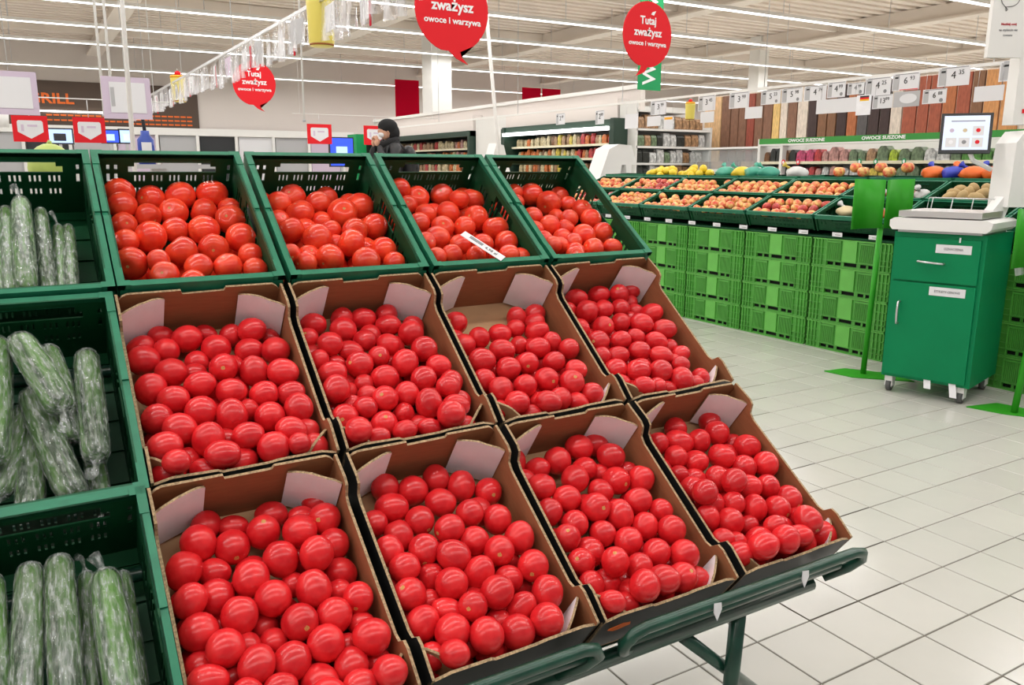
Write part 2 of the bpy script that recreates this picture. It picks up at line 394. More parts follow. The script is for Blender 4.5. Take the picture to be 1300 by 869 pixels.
# air ducts, high window
for (x, y, r, z0, lb) in ((10.6, 10.3, .30, 4.72, 'round white air duct with an open lower end above the middle red balloon sign'), (14.0, 5.6, .36, 4.15, 'round cream air duct hanging left of the high blue window')):
    t = empty('air_duct', lb, 'duct', (x, y, z0))
    b = MB(); b.tube([(0, 0, 0), (0, 0, CZ - .10 - z0)], r, 'beam_paint', 24, cap=False); b.tube([(0, 0, 0), (0, 0, CZ - .10 - z0)], r - .01, 'beam_paint', 24, cap=False); b.obj('pipe', t)
    b = MB(); b.tube([(0, 0, 0), (0, 0, .05)], r + .015, 'steel', 24, cap=False); b.obj('collar', t)
TOMATOES = {
 (0, 0): """476 375 -786 286 88 4 88 48 1 1;460 901 -690 265 88 25 -1 -97 0 1;1076 377 -977 288 88 -77 33 54 1 1;1661 387 -879 297 88 49 4 -87 0 1;2304 404 -825 312 88 -7 -47 88 1 1;2573 856 -887 234 88 56 -7 -82 0 1;916 1077 -848 252 88 51 85 15 1 1;1434 912 -895 281 88 -43 36 82 1 1;2033 920 -896 274 88 -92 -30 27 1 1;2484 1341 -764 291 88 -47 45 76 1 1;432 1372 -806 236 88 21 63 75 1 1;1339 1659 -741 245 88 30 -12 -95 0 1;842 1899 -696 292 88 70 -27 -67 0 1;1876 1744 -695 293 88 1 0 -100 0 1;367 2087 -628 234 88 44 23 -87 0 1;2516 2142 -596 283 88 61 -45 -65 0 1;375 2751 -594 286 88 -35 84 42 1 1;1307 2515 -576 289 88 -62 -57 54 1 1;1930 2426 -608 274 88 -23 82 52 1 1;835 2871 -476 218 88 -97 -11 -22 1 1;2575 2755 -536 231 88 -3 -31 -95 0 1;1511 3093 -472 251 88 51 15 -85 0 1;2043 3147 -454 254 88 -39 -22 90 1 1;873 3316 -425 245 88 -33 49 80 1 1;2535 3272 -460 226 88 -23 -33 -91 0 1;1326 3610 -362 218 88 -27 -12 -95 0 1;875 1510 -1126 280 88 -97 -25 8 0 2;1579 1428 -1126 280 88 -64 -74 20 0 2;368 2037 -1126 280 88 -33 -87 -35 0 2;1445 1992 -1126 280 88 63 -35 69 0 2;1983 2077 -1126 280 88 80 2 -59 0 2;2522 2008 -1126 280 88 -83 -2 56 0 2;368 2598 -1126 280 88 36 73 -59 0 2;907 2566 -1126 280 88 46 -73 -50 0 2;1443 2629 -1126 280 88 -62 -75 -23 0 2;1982 2632 -1126 280 88 -69 -60 42 0 2;2522 2622 -1126 280 88 -3 95 30 0 2;368 3159 -1126 280 88 -59 73 34 0 2;904 3227 -1126 280 88 -45 73 -51 0 2;1442 3172 -1126 280 88 -95 25 -19 0 2;1983 3175 -1126 280 88 74 -32 -59 0 2;2522 3208 -1126 280 88 82 -57 11 0 2""",
 (0, 1): """1083 378 -971 289 88 -48 23 85 1 1;667 728 -873 268 88 57 -6 -82 0 1;1577 728 -895 279 88 59 0 -80 0 1;1903 345 -1037 259 88 81 -18 -56 0 1;1042 1130 -826 295 88 -45 -53 71 1 1;1976 1250 -761 323 88 -13 43 89 1 1;2418 508 -1086 238 88 71 -25 -66 0 1;2498 948 -815 302 88 34 -13 -93 0 1;1480 1354 -899 218 88 38 -53 -76 0 1;2506 1909 -621 280 88 58 7 -81 0 1;550 1264 -897 221 88 30 32 90 1 1;626 1868 -683 275 88 -38 -77 52 1 1;1023 1643 -862 230 88 40 -40 -83 0 1;1071 2297 -576 302 88 81 -1 -59 0 1;1536 1823 -792 236 88 79 -13 -60 0 1;1992 2060 -600 264 88 -17 80 57 1 1;1728 2573 -496 282 88 -87 -33 37 1 1;2144 2483 -729 218 88 28 4 96 1 1;1519 2263 -807 218 88 77 -1 -64 0 1;376 2750 -589 218 88 -3 89 46 1 1;2390 2811 -515 259 88 21 -32 -92 0 1;1117 3038 -487 283 88 -79 61 1 1 1;1824 3267 -411 280 88 -11 -48 -87 0 1;584 3156 -469 218 88 -99 10 9 1 1;2430 3332 -424 218 88 65 8 -76 0 1;791 2717 -666 218 88 12 19 97 1 1;368 368 -1126 280 88 -59 73 -36 0 2;2522 1462 -1126 280 88 29 -79 -54 0 2;368 2033 -1126 280 88 98 17 4 0 2;930 2051 -1126 280 88 -29 29 -91 0 2;1970 2095 -1126 280 88 -80 -11 -59 0 2;2522 2108 -1126 280 88 -98 -10 -19 0 2;368 2616 -1126 280 88 -11 85 52 0 2;909 2627 -1126 280 88 92 -2 -38 0 2;1450 2620 -1126 280 88 -57 -14 -81 0 2;1984 2712 -1126 280 88 -31 41 86 0 2;2522 2651 -1126 280 88 70 -62 36 0 2;368 3159 -1126 280 88 -69 72 -10 0 2;909 3170 -1126 280 88 30 90 32 0 2;1444 3247 -1126 280 88 99 8 -14 0 2;1985 3255 -1126 280 88 59 77 -25 0 2;2522 3194 -1126 280 88 5 -99 -14 0 2""",
 (0, 2): """716 328 -784 243 88 26 -56 -79 0 1;1170 478 -967 284 88 -14 40 90 1 1;1900 365 -984 278 88 -47 25 85 1 1;2041 982 -630 235 88 10 -39 92 1 1;739 900 -837 218 88 -35 39 85 1 1;1019 1337 -790 241 88 62 -49 -61 0 1;1629 1319 -781 274 88 -38 -31 -87 0 1;707 1693 -752 248 88 33 17 -93 0 1;1189 1968 -673 259 88 -29 36 89 1 1;1748 2011 -666 258 88 -89 -21 40 1 1;870 2400 -624 278 88 22 2 -98 0 1;466 2641 -515 220 88 45 56 70 1 1;1277 2755 -533 237 88 48 23 -84 0 1;452 3257 -433 218 88 -82 22 53 1 1;874 3176 -451 225 88 35 -59 -72 0 1;2500 820 -799 296 88 30 -54 78 1 1;2216 1662 -679 293 88 -91 6 41 1 1;2219 1195 -972 218 88 54 65 53 1 1;2490 2185 -579 295 88 -4 -69 72 1 1;1850 2789 -511 240 88 -30 71 -64 1 1;2527 2734 -545 258 88 62 -16 -76 0 1;1421 3290 -408 221 88 41 89 -19 1 1;2197 3422 -315 229 88 36 10 -93 0 1;2590 3349 -484 218 88 24 15 -96 0 1;368 468 -1126 280 88 62 2 -78 0 2;2522 368 -1126 280 88 97 -6 -23 0 2;368 1012 -1126 280 88 -44 53 73 0 2;1450 934 -1126 280 88 18 54 -82 0 2;368 1555 -1126 280 88 -60 -79 14 0 2;2522 1538 -1126 280 88 15 -52 84 0 2;368 2098 -1126 280 88 -63 32 70 0 2;905 2003 -1126 280 88 30 10 -95 0 2;1449 2004 -1126 280 88 -65 52 -55 0 2;1991 1969 -1126 280 88 -36 -82 45 0 2;2522 2082 -1126 280 88 55 -83 -9 0 2;896 2602 -1126 280 88 -6 -97 -22 0 2;1441 2600 -1126 280 88 20 40 89 0 2;1983 2563 -1126 280 88 9 -71 70 0 2;2522 2642 -1126 280 88 -34 -68 65 0 2;368 3175 -1126 280 88 -46 18 87 0 2;909 3145 -1126 280 88 -80 49 35 0 2;1450 3151 -1126 280 88 -9 49 -87 0 2;1990 3106 -1126 280 88 -92 -11 -38 0 2;2522 3209 -1126 280 88 83 27 -48 0 2""",
 (0, 3): """1053 308 -985 226 88 59 20 -78 0 1;1556 389 -987 299 88 33 -10 -94 0 1;1733 994 -815 312 88 -78 62 9 1 1;809 858 -886 218 88 68 11 -73 0 1;2380 995 -867 218 88 46 8 -88 0 1;2110 672 -1048 254 88 76 3 -65 0 1;930 1569 -766 242 88 4 -8 -100 0 1;1154 2052 -656 245 88 7 -39 -92 0 1;2537 1407 -722 260 88 14 23 96 1 1;1863 1835 -652 225 88 42 -24 -88 0 1;2497 1916 -620 260 88 5 -17 -98 0 1;1594 2169 -675 218 88 43 -13 89 1 1;2499 2518 -581 254 88 71 8 -70 0 1;1843 2615 -552 276 88 12 -13 -98 0 1;602 2234 -646 218 88 51 -39 -76 0 1;615 2683 -571 218 88 -6 -8 -99 0 1;1727 1503 -889 218 88 -93 -5 37 1 1;1362 2875 -526 218 88 51 1 -86 0 1;1318 2489 -695 218 88 9 -8 -99 0 1;947 2945 -573 218 88 -49 86 14 1 1;585 3091 -408 218 88 79 -7 -61 0 1;1721 3255 -453 260 88 -88 -34 33 1 1;2309 3269 -438 236 88 -53 59 -61 1 1;939 3599 -314 218 88 -29 42 86 1 1;1176 3286 -472 218 88 71 -8 -70 0 1;2522 368 -1126 280 88 100 0 -3 0 2;368 936 -1126 280 88 -51 -33 80 0 2;368 1479 -1126 280 88 -7 -79 -61 0 2;368 2069 -1126 280 88 4 75 -67 0 2;905 2025 -1126 280 88 78 -48 40 0 2;1444 2017 -1126 280 88 59 68 -44 0 2;1983 2035 -1126 280 88 -10 38 -92 0 2;2522 2050 -1126 280 88 16 44 88 0 2;368 2612 -1126 280 88 -10 -74 66 0 2;909 2624 -1126 280 88 -84 -23 48 0 2;1448 2674 -1126 280 88 26 -92 -29 0 2;1981 2578 -1126 280 88 -91 35 -23 0 2;2522 2593 -1126 280 88 21 -97 -8 0 2;368 3155 -1126 280 88 25 56 -79 0 2;909 3197 -1126 280 88 72 -15 -68 0 2;1451 3233 -1126 280 88 73 -48 -49 0 2;1986 3137 -1126 280 88 -96 28 3 0 2;2522 3222 -1126 280 88 -17 -87 -47 0 2""",
 (1, 0): """721 303 -910 200 112 99 14 -2 0 1;1114 507 -804 252 118 -67 -33 -66 0 1;1489 343 -923 188 120 -73 -64 -23 0 0;346 539 -893 216 122 87 -16 46 0 1;337 962 -727 252 108 93 32 17 0 1;732 748 -779 214 105 -30 -84 -45 0 1;2271 551 -685 239 116 -68 -33 -65 0 1;1926 430 -908 202 106 -39 55 -73 0 1;2605 580 -917 180 121 78 62 5 0 0;1582 809 -800 252 104 54 -47 -70 0 1;2133 982 -751 233 116 -79 -34 -51 0 1;2553 1151 -625 252 105 50 -49 -72 0 1;1208 1036 -849 202 106 59 -48 -64 0 1;701 1374 -630 244 109 -84 -39 -37 0 1;1556 1465 -542 244 112 -21 62 75 1 1;2068 1590 -587 251 111 20 66 -72 0 1;2514 1807 -451 252 114 -65 -64 -41 0 1;1099 1371 -735 179 121 100 1 4 0 0;337 1707 -616 252 108 -21 33 -92 0 1;1088 1818 -494 230 118 -85 -19 -48 0 1;621 2076 -483 240 114 -63 -52 -58 0 1;1560 2072 -460 236 125 -56 -52 -64 0 1;2075 2225 -459 225 110 91 14 40 0 1;2535 2284 -466 224 118 96 20 20 0 1;995 2448 -396 252 104 57 -72 -39 0 1;1440 2646 -348 252 112 8 77 -64 0 1;327 2437 -454 243 104 0 -56 -83 0 1;2041 2759 -383 245 104 64 -28 -72 0 1;2540 2708 -319 239 105 7 72 -69 0 1;606 2800 -312 252 112 60 72 34 1 1;1763 2451 -530 179 100 14 -93 -34 0 0;2276 3222 -200 225 120 85 52 8 0 1;969 3123 -254 252 116 -16 42 -89 0 1;1578 3195 -197 221 120 92 23 32 0 1;1302 3016 -485 179 114 -71 -65 -28 0 0;315 3150 -196 232 125 -69 -51 -51 0 1;1105 3537 -93 227 124 95 26 16 0 1;1913 3507 -206 252 100 17 -14 -97 0 1;1811 3231 -529 199 111 -83 -38 -41 0 1;1408 3536 -414 227 124 -90 39 22 1 1;633 3276 -483 191 111 -65 -49 -59 0 1;403 3573 -28 196 125 -55 -51 -67 0 1;820 3588 -368 183 125 -74 -52 -43 0 1;2299 3592 -71 179 106 80 -14 -58 0 1;1786 1240 -877 231 110 -42 -77 -48 0 0;741 1759 -877 231 110 -95 -29 -9 0 0;1282 1695 -877 231 110 -8 48 -87 0 0;1729 1729 -877 231 110 56 81 14 0 0;2576 1544 -877 231 110 12 88 45 0 0;330 2167 -877 231 110 22 -23 -95 0 0;813 2200 -877 231 110 -66 36 66 0 0;1257 2142 -877 231 110 -98 -8 18 0 0;1702 2176 -877 231 110 -45 -79 -42 0 0;2143 2101 -877 231 110 -99 -4 -15 0 0;2576 1990 -877 231 110 90 40 -16 0 0;314 2615 -877 231 110 -1 73 68 0 0;761 2642 -877 231 110 11 -10 -99 0 0;1209 2627 -877 231 110 -41 -22 -89 0 0;1672 2623 -877 231 110 67 -74 -6 0 0;2128 2615 -877 231 110 22 24 95 0 0;2576 2435 -877 231 110 -88 -47 5 0 0;314 3063 -877 231 110 13 -45 -88 0 0;759 3087 -877 231 110 65 -66 -37 0 0;1206 3084 -877 231 110 60 72 36 0 0;1652 3069 -877 231 110 -57 -57 -60 0 0;2123 3084 -877 231 110 -66 -25 71 0 0;2576 2880 -877 231 110 18 -69 -71 0 0;314 3532 -877 231 110 -45 45 -77 0 0;768 3532 -877 231 110 14 -80 -59 0 0;1223 3532 -877 231 110 -85 53 -6 0 0;1671 3532 -877 231 110 87 -34 -36 0 0;2119 3532 -877 231 110 67 64 -37 0 0;2576 3532 -877 231 110 -81 55 21 0 0;2576 3119 -506 231 110 38 -67 64 0 0;314 3532 -430 231 110 -93 0 -36 0 0;2576 3532 -349 231 110 88 -37 -28 0 0""",
 (1, 1): """518 405 -861 230 112 94 26 22 0 1;1004 720 -740 252 100 68 5 -74 0 1;1564 375 -864 230 116 88 31 35 0 1;1968 697 -760 222 125 -83 -44 -34 0 1;2328 1046 -674 252 105 5 -8 -100 0 1;290 791 -812 201 100 -44 2 90 1 1;569 1190 -544 226 103 78 16 -60 0 1;1328 1091 -686 214 114 -66 -57 -49 0 1;1717 1342 -571 210 109 75 65 -14 0 1;2361 1638 -487 252 103 22 -77 -59 0 1;959 1349 -652 209 125 85 53 3 0 1;274 1499 -623 195 111 -34 34 -88 0 1;965 1793 -515 245 104 -86 9 50 1 1;1410 1641 -546 213 111 -21 49 84 1 1;1875 1878 -521 252 104 43 -72 54 0 1;2483 2116 -460 226 110 -56 -64 -52 0 1;625 1512 -772 180 119 -54 -63 -56 0 0;392 1938 -487 228 125 87 30 39 0 1;1334 2190 -494 238 109 -85 -38 -36 0 1;2046 2392 -433 236 105 72 -68 -13 0 1;327 2376 -379 243 104 24 -95 19 0 1;1584 2705 -401 229 105 6 53 -85 0 1;2344 2803 -213 209 111 -81 -47 -35 0 1;613 2289 -658 179 106 -4 -83 55 0 0;1863 3066 -266 248 113 11 65 -75 0 1;1108 2797 -312 230 109 -53 14 83 1 1;702 2886 -357 200 116 -54 -72 -44 0 1;307 2994 -398 225 104 -51 59 63 1 1;1412 3072 -456 183 106 28 -39 -88 0 1;890 2525 -503 179 100 85 13 -51 0 0;568 2632 -588 179 106 -50 -37 -79 0 0;2371 3216 -252 213 125 91 41 4 0 1;2088 3512 -72 248 102 36 -1 -93 0 1;316 3542 -51 222 104 32 11 -94 0 1;941 3283 -383 234 102 -12 1 99 1 1;1639 3337 -506 181 118 97 17 17 0 1;1668 3592 -261 179 118 94 33 -7 0 1;1296 3402 -524 179 114 93 34 14 0 0;1188 3583 -238 187 125 -73 -27 -62 0 1;705 3592 -284 179 125 98 19 10 0 1;944 2195 -600 179 100 84 -11 -53 0 0;1132 304 -887 222 110 27 -21 94 0 0;2100 304 -887 222 110 77 -63 0 0 0;1574 813 -887 222 110 66 -50 -56 0 0;2555 708 -887 222 110 49 24 -84 0 0;304 1194 -887 222 110 -77 -60 -21 0 0;1949 1196 -887 222 110 -42 72 -56 0 0;1163 1628 -887 222 110 -44 7 -90 0 0;1658 1609 -887 222 110 -59 32 -75 0 0;2088 1619 -887 222 110 -62 73 29 0 0;2586 1625 -887 222 110 3 28 -96 0 0;304 2087 -887 222 110 11 -10 99 0 0;744 2002 -887 222 110 80 -58 -13 0 0;1170 2061 -887 222 110 1 -86 -52 0 0;1599 2036 -887 222 110 69 -66 -28 0 0;2091 2051 -887 222 110 48 72 -50 0 0;2531 2051 -887 222 110 65 -17 74 0 0;304 2534 -887 222 110 53 -33 78 0 0;799 2542 -887 222 110 23 -34 91 0 0;1229 2532 -887 222 110 -28 88 -39 0 0;1655 2469 -887 222 110 -85 -52 -5 0 0;2085 2481 -887 222 110 36 93 4 0 0;2510 2546 -887 222 110 -23 -97 -5 0 0;304 2967 -887 222 110 11 -86 50 0 0;730 3006 -887 222 110 42 84 -34 0 0;1157 2965 -887 222 110 2 0 -100 0 0;1579 2892 -887 222 110 -61 -71 35 0 0;1961 3088 -887 222 110 28 91 -29 0 0;2380 2996 -887 222 110 -93 28 23 0 0;304 3501 -887 222 110 43 81 -40 0 0;729 3436 -887 222 110 60 -79 10 0 0;1159 3428 -887 222 110 94 -19 28 0 0;1609 3441 -887 222 110 -90 -43 8 0 0;2166 3466 -887 222 110 -43 -31 85 0 0;2586 3376 -887 222 110 17 -62 -77 0 0;2584 2538 -462 222 110 43 -90 -13 0 0;2102 2814 -562 222 110 57 -69 45 0 0;2586 2965 -512 222 110 -99 -11 -6 0 0;304 3422 -465 222 110 -76 22 -61 0 0;1971 3543 -512 222 110 78 -30 -55 0 0;2457 3543 -509 222 110 -23 -25 -94 0 0""",
 (1, 2): """503 791 -794 233 105 -85 9 52 1 1;2371 1022 -778 199 118 88 35 32 0 1;1778 1174 -728 196 106 99 -12 -3 0 1;2202 1376 -648 227 125 86 15 49 0 1;1336 1275 -740 223 115 99 7 8 0 1;781 1357 -687 219 105 44 32 -84 0 1;336 1527 -641 225 105 82 -36 -44 0 1;2348 1789 -567 199 111 14 68 -72 0 1;1646 1640 -719 185 100 22 -17 -96 0 0;1070 1845 -549 230 125 -61 -62 -49 0 1;1914 1921 -536 228 125 99 7 -8 0 1;453 2114 -472 252 110 -85 -43 -31 0 1;1423 2330 -459 220 100 -46 73 50 1 1;939 2401 -463 235 109 96 13 23 0 1;2050 2383 -478 215 112 -65 -21 -73 0 1;303 2573 -488 221 103 12 85 51 1 1;1554 2885 -343 240 104 7 74 67 1 1;2393 2731 -385 212 110 -80 -58 -16 0 1;2026 3109 -272 252 104 -14 14 98 1 1;1015 2974 -324 226 104 14 -40 -91 0 1;471 2960 -350 236 108 15 -88 44 0 1;2377 3421 -317 230 104 -14 -61 -78 0 1;1600 3421 -295 225 104 79 -60 6 0 1;579 3415 -183 214 109 89 39 22 0 1;1212 3296 -452 185 100 -16 -60 -78 0 1;1215 3546 -150 219 124 91 41 -9 0 1;1985 3566 -335 201 125 77 55 -32 0 1;257 3375 -385 179 120 89 42 18 0 0;860 3592 -379 179 125 -70 -49 -52 0 0;2065 734 -888 221 110 -21 -50 84 0 0;2578 688 -888 221 110 -92 19 -34 0 0;303 1173 -888 221 110 -95 3 -30 0 0;716 1728 -888 221 110 -44 -79 -42 0 0;1292 1677 -888 221 110 -75 -65 8 0 0;2000 1678 -888 221 110 -29 85 -45 0 0;2520 1605 -888 221 110 84 -32 -44 0 0;303 1988 -888 221 110 81 -57 9 0 0;736 2157 -888 221 110 93 -11 -35 0 0;1176 2106 -888 221 110 83 28 -48 0 0;1641 2034 -888 221 110 -58 -19 -80 0 0;2086 2116 -888 221 110 -61 -77 19 0 0;2511 2061 -888 221 110 68 -61 -42 0 0;303 2417 -888 221 110 -61 -76 -24 0 0;722 2586 -888 221 110 60 50 63 0 0;1154 2557 -888 221 110 -10 -94 31 0 0;1648 2463 -888 221 110 72 49 49 0 0;2073 2545 -888 221 110 37 92 11 0 0;2553 2541 -888 221 110 83 43 36 0 0;303 2918 -888 221 110 -12 -29 -95 0 0;728 3014 -888 221 110 42 -23 -88 0 0;1157 2986 -888 221 110 -36 -56 75 0 0;1610 2980 -888 221 110 -20 8 -98 0 0;2039 2973 -888 221 110 -70 70 -16 0 0;2510 2968 -888 221 110 8 66 75 0 0;316 3396 -888 221 110 79 56 27 0 0;778 3489 -888 221 110 -12 85 -51 0 0;1206 3461 -888 221 110 -4 -83 -55 0 0;1632 3411 -888 221 110 58 66 48 0 0;2077 3400 -888 221 110 -34 -75 -57 0 0;2536 3424 -888 221 110 -21 59 78 0 0;2587 2103 -463 221 110 38 -46 -80 0 0;753 3250 -530 221 110 16 -12 -98 0 0""",
 (1, 3): """919 343 -880 228 122 92 33 22 0 1;1583 317 -876 233 122 86 21 46 0 1;2049 468 -755 237 111 -55 -8 83 1 1;2383 630 -920 182 107 65 -59 48 0 0;775 970 -678 252 107 1 41 -91 0 1;1220 997 -613 205 112 94 19 29 0 1;1726 984 -643 211 108 99 -2 10 0 1;2303 977 -855 191 106 88 41 25 0 0;2505 1258 -625 238 116 -65 -23 -73 0 1;475 723 -872 195 106 24 59 -77 0 0;292 1497 -627 211 117 19 82 -54 0 1;881 1524 -580 232 110 4 54 84 1 1;1445 1452 -608 213 100 42 23 -88 0 1;1884 1632 -501 246 122 -41 -75 -51 0 1;2403 1901 -486 252 125 98 14 11 0 1;422 1997 -476 241 114 -85 27 45 1 1;1039 2030 -504 214 114 95 10 28 0 1;1523 1980 -517 187 113 -73 -64 -26 0 1;1944 2219 -470 225 125 90 43 -4 0 1;283 2413 -497 203 105 -27 53 -80 0 1;688 2472 -463 220 125 96 5 27 0 1;1285 2449 -427 222 110 90 41 11 0 1;1677 2724 -340 225 125 87 50 0 0 1;2359 2684 -429 188 115 96 -10 26 0 1;2307 2358 -563 179 100 56 -64 -52 0 0;394 2844 -459 246 109 94 -3 35 0 1;789 3072 -272 239 109 -68 -57 -46 0 1;1310 3193 -233 246 104 59 -47 -66 0 1;1934 3117 -204 179 120 97 12 -20 0 1;1682 3507 -209 252 110 -5 -98 20 0 1;2418 3409 -400 198 103 52 -33 -79 0 1;264 3234 -373 186 118 85 47 23 0 1;584 3546 -152 205 125 96 27 -11 0 1;961 3581 -208 189 106 2 -96 -27 0 1;2099 3592 -330 179 107 89 39 24 0 0;1293 3592 -338 179 125 87 43 24 0 0;2548 295 -836 214 110 -50 -77 -39 0 0;1093 734 -896 214 110 -32 -72 -62 0 0;1508 743 -896 214 110 -74 -26 62 0 0;295 1180 -896 214 110 83 -51 -24 0 0;1063 1243 -896 214 110 -64 -76 -5 0 0;1971 1201 -896 214 110 0 -77 63 0 0;592 1583 -896 214 110 -33 82 -47 0 0;1148 1648 -896 214 110 94 -34 5 0 0;1678 1638 -896 214 110 31 -82 -48 0 0;2092 1597 -896 214 110 -37 -85 39 0 0;2506 1603 -896 214 110 -53 -84 -12 0 0;295 1952 -896 214 110 13 -62 77 0 0;726 1975 -896 214 110 50 64 58 0 0;1172 2062 -896 214 110 -39 86 -33 0 0;1585 2042 -896 214 110 40 84 36 0 0;1998 2001 -896 214 110 16 -88 -44 0 0;2402 2090 -896 214 110 2 89 -45 0 0;327 2365 -896 214 110 83 54 13 0 0;732 2451 -896 214 110 -30 -6 -95 0 0;1180 2476 -896 214 110 25 62 -74 0 0;1596 2456 -896 214 110 62 40 -68 0 0;2008 2415 -896 214 110 34 -17 93 0 0;2495 2494 -896 214 110 -72 -55 -42 0 0;295 2848 -896 214 110 25 96 14 0 0;713 2881 -896 214 110 -14 87 48 0 0;1127 2887 -896 214 110 -13 -2 -99 0 0;1541 2867 -896 214 110 6 85 -52 0 0;1953 2825 -896 214 110 -50 8 -86 0 0;2406 2899 -896 214 110 68 -67 -31 0 0;295 3387 -896 214 110 -8 94 33 0 0;762 3329 -896 214 110 -74 -66 9 0 0;1181 3297 -896 214 110 -92 -12 -36 0 0;1600 3450 -896 214 110 28 42 -87 0 0;2101 3213 -896 214 110 39 58 -71 0 0;2505 3303 -896 214 110 -43 -86 -26 0 0;1121 2863 -482 214 110 19 67 72 0 0;2036 2892 -495 214 110 -24 -65 72 0 0;592 3377 -521 214 110 -87 -45 19 0 0;1006 3358 -525 214 110 94 -35 3 0 0;1556 3160 -603 214 110 -99 -10 -10 0 0;1934 3313 -530 214 110 -89 40 -23 0 0""",
 (2, 0): """1783 357 -890 219 121 -84 -39 -37 0 1;1186 429 -913 197 125 96 27 -13 0 1;2227 527 -861 185 119 93 36 10 0 1;2520 758 -671 246 100 -63 35 69 1 1;617 685 -721 252 108 20 71 -68 0 1;1564 721 -721 252 110 -6 -8 99 1 1;2069 917 -598 252 100 72 -68 -17 0 1;1077 842 -773 252 102 1 93 36 1 1;2527 1237 -688 239 109 6 48 -87 0 1;2163 1444 -462 252 112 -21 46 -86 0 1;1674 1317 -608 252 107 34 77 -54 0 1;762 1151 -839 207 115 -79 -51 -34 0 1;337 1086 -704 252 112 42 -67 61 0 1;2537 1676 -811 230 109 81 51 -29 0 1;1179 1533 -538 252 105 45 -87 20 0 1;1964 1980 -442 252 112 -5 -92 38 0 1;672 1644 -660 252 103 21 -86 -46 0 1;1377 1971 -449 251 104 42 -37 -83 0 1;2367 2016 -693 180 118 -83 -15 -53 0 1;2548 2291 -451 220 105 -46 84 30 1 1;301 1724 -407 219 118 -39 51 -76 0 1;1013 1519 -922 179 100 24 -91 -34 0 1;884 2098 -467 252 112 31 -81 49 0 1;2135 2473 -427 247 100 77 -23 -59 0 1;1641 2426 -433 252 106 10 73 68 1 1;1222 2197 -781 193 100 49 -76 -43 0 1;338 2174 -474 252 100 16 -60 -78 0 1;2505 2658 -573 179 111 86 49 -13 0 1;1781 1687 -773 179 100 30 -34 -89 0 1;1265 2540 -606 190 100 22 -39 -89 0 1;1876 2872 -347 247 100 -7 -15 -99 0 1;2499 2986 -286 250 106 91 40 -10 0 1;584 2568 -287 245 101 44 -45 -78 0 1;908 2507 -555 179 100 52 -75 -41 0 1;268 2591 -565 189 100 61 -62 -49 0 1;921 2898 -302 241 112 -56 82 -11 1 1;1397 2956 -395 251 105 53 -58 62 0 1;2135 3251 -407 231 106 54 -77 -33 0 1;305 2927 -307 223 125 91 34 25 0 1;2487 3585 -465 223 117 -78 -47 -42 0 1;1688 3329 -458 241 112 -54 -73 -42 0 1;1141 3299 -296 201 114 99 11 9 0 1;619 2860 -582 179 111 85 -1 53 0 1;720 3263 -235 195 109 -73 -66 -15 0 1;2220 2914 -601 179 112 -6 -78 62 0 1;2564 3236 -620 179 112 97 19 15 0 1;2087 3624 -622 217 108 85 51 11 0 1;2504 3621 -39 219 108 -36 -78 -51 0 1;1343 3628 -405 211 108 -63 -52 -58 0 1;317 3342 -197 211 104 64 -17 -75 0 1;878 3546 -464 208 108 88 43 22 0 1;1668 3629 -140 212 108 90 36 24 0 1;2115 3627 -197 214 108 92 40 3 0 1;587 3639 -208 203 108 98 18 0 0 1;1065 3637 -107 205 108 100 0 1 0 1;803 302 -889 220 110 -54 79 28 0 0;2548 302 -884 220 110 -95 20 -26 0 0;1276 1237 -889 220 110 -99 -10 10 0 0;2032 1268 -889 220 110 38 73 -57 0 0;302 1503 -889 220 110 -6 77 63 0 0;302 1938 -889 220 110 30 8 95 0 0;716 2038 -889 220 110 -48 -57 67 0 0;1574 2040 -889 220 110 35 92 19 0 0;1999 2071 -889 220 110 -60 -76 26 0 0;303 2364 -889 220 110 -98 -11 -14 0 0;717 2465 -889 220 110 42 41 81 0 0;1574 2476 -889 220 110 -56 -1 83 0 0;2115 2481 -889 220 110 16 -97 16 0 0;2539 2435 -889 220 110 7 -76 -65 0 0;328 2904 -889 220 110 -42 77 47 0 0;745 3060 -889 220 110 17 75 64 0 0;1135 2886 -889 220 110 -49 -63 -60 0 0;1550 2985 -889 220 110 54 4 84 0 0;1963 2879 -889 220 110 46 -8 -88 0 0;2548 2934 -889 220 110 -7 97 -24 0 0;302 3329 -889 220 110 -44 -7 89 0 0;719 3486 -889 220 110 6 -89 -45 0 0;1175 3423 -889 220 110 -3 16 99 0 0;1601 3409 -889 220 110 84 48 24 0 0;2031 3300 -889 220 110 8 -71 70 0 0;2434 3482 -889 220 110 83 56 -1 0 0;342 3575 -543 220 110 99 -15 -7 0 0""",
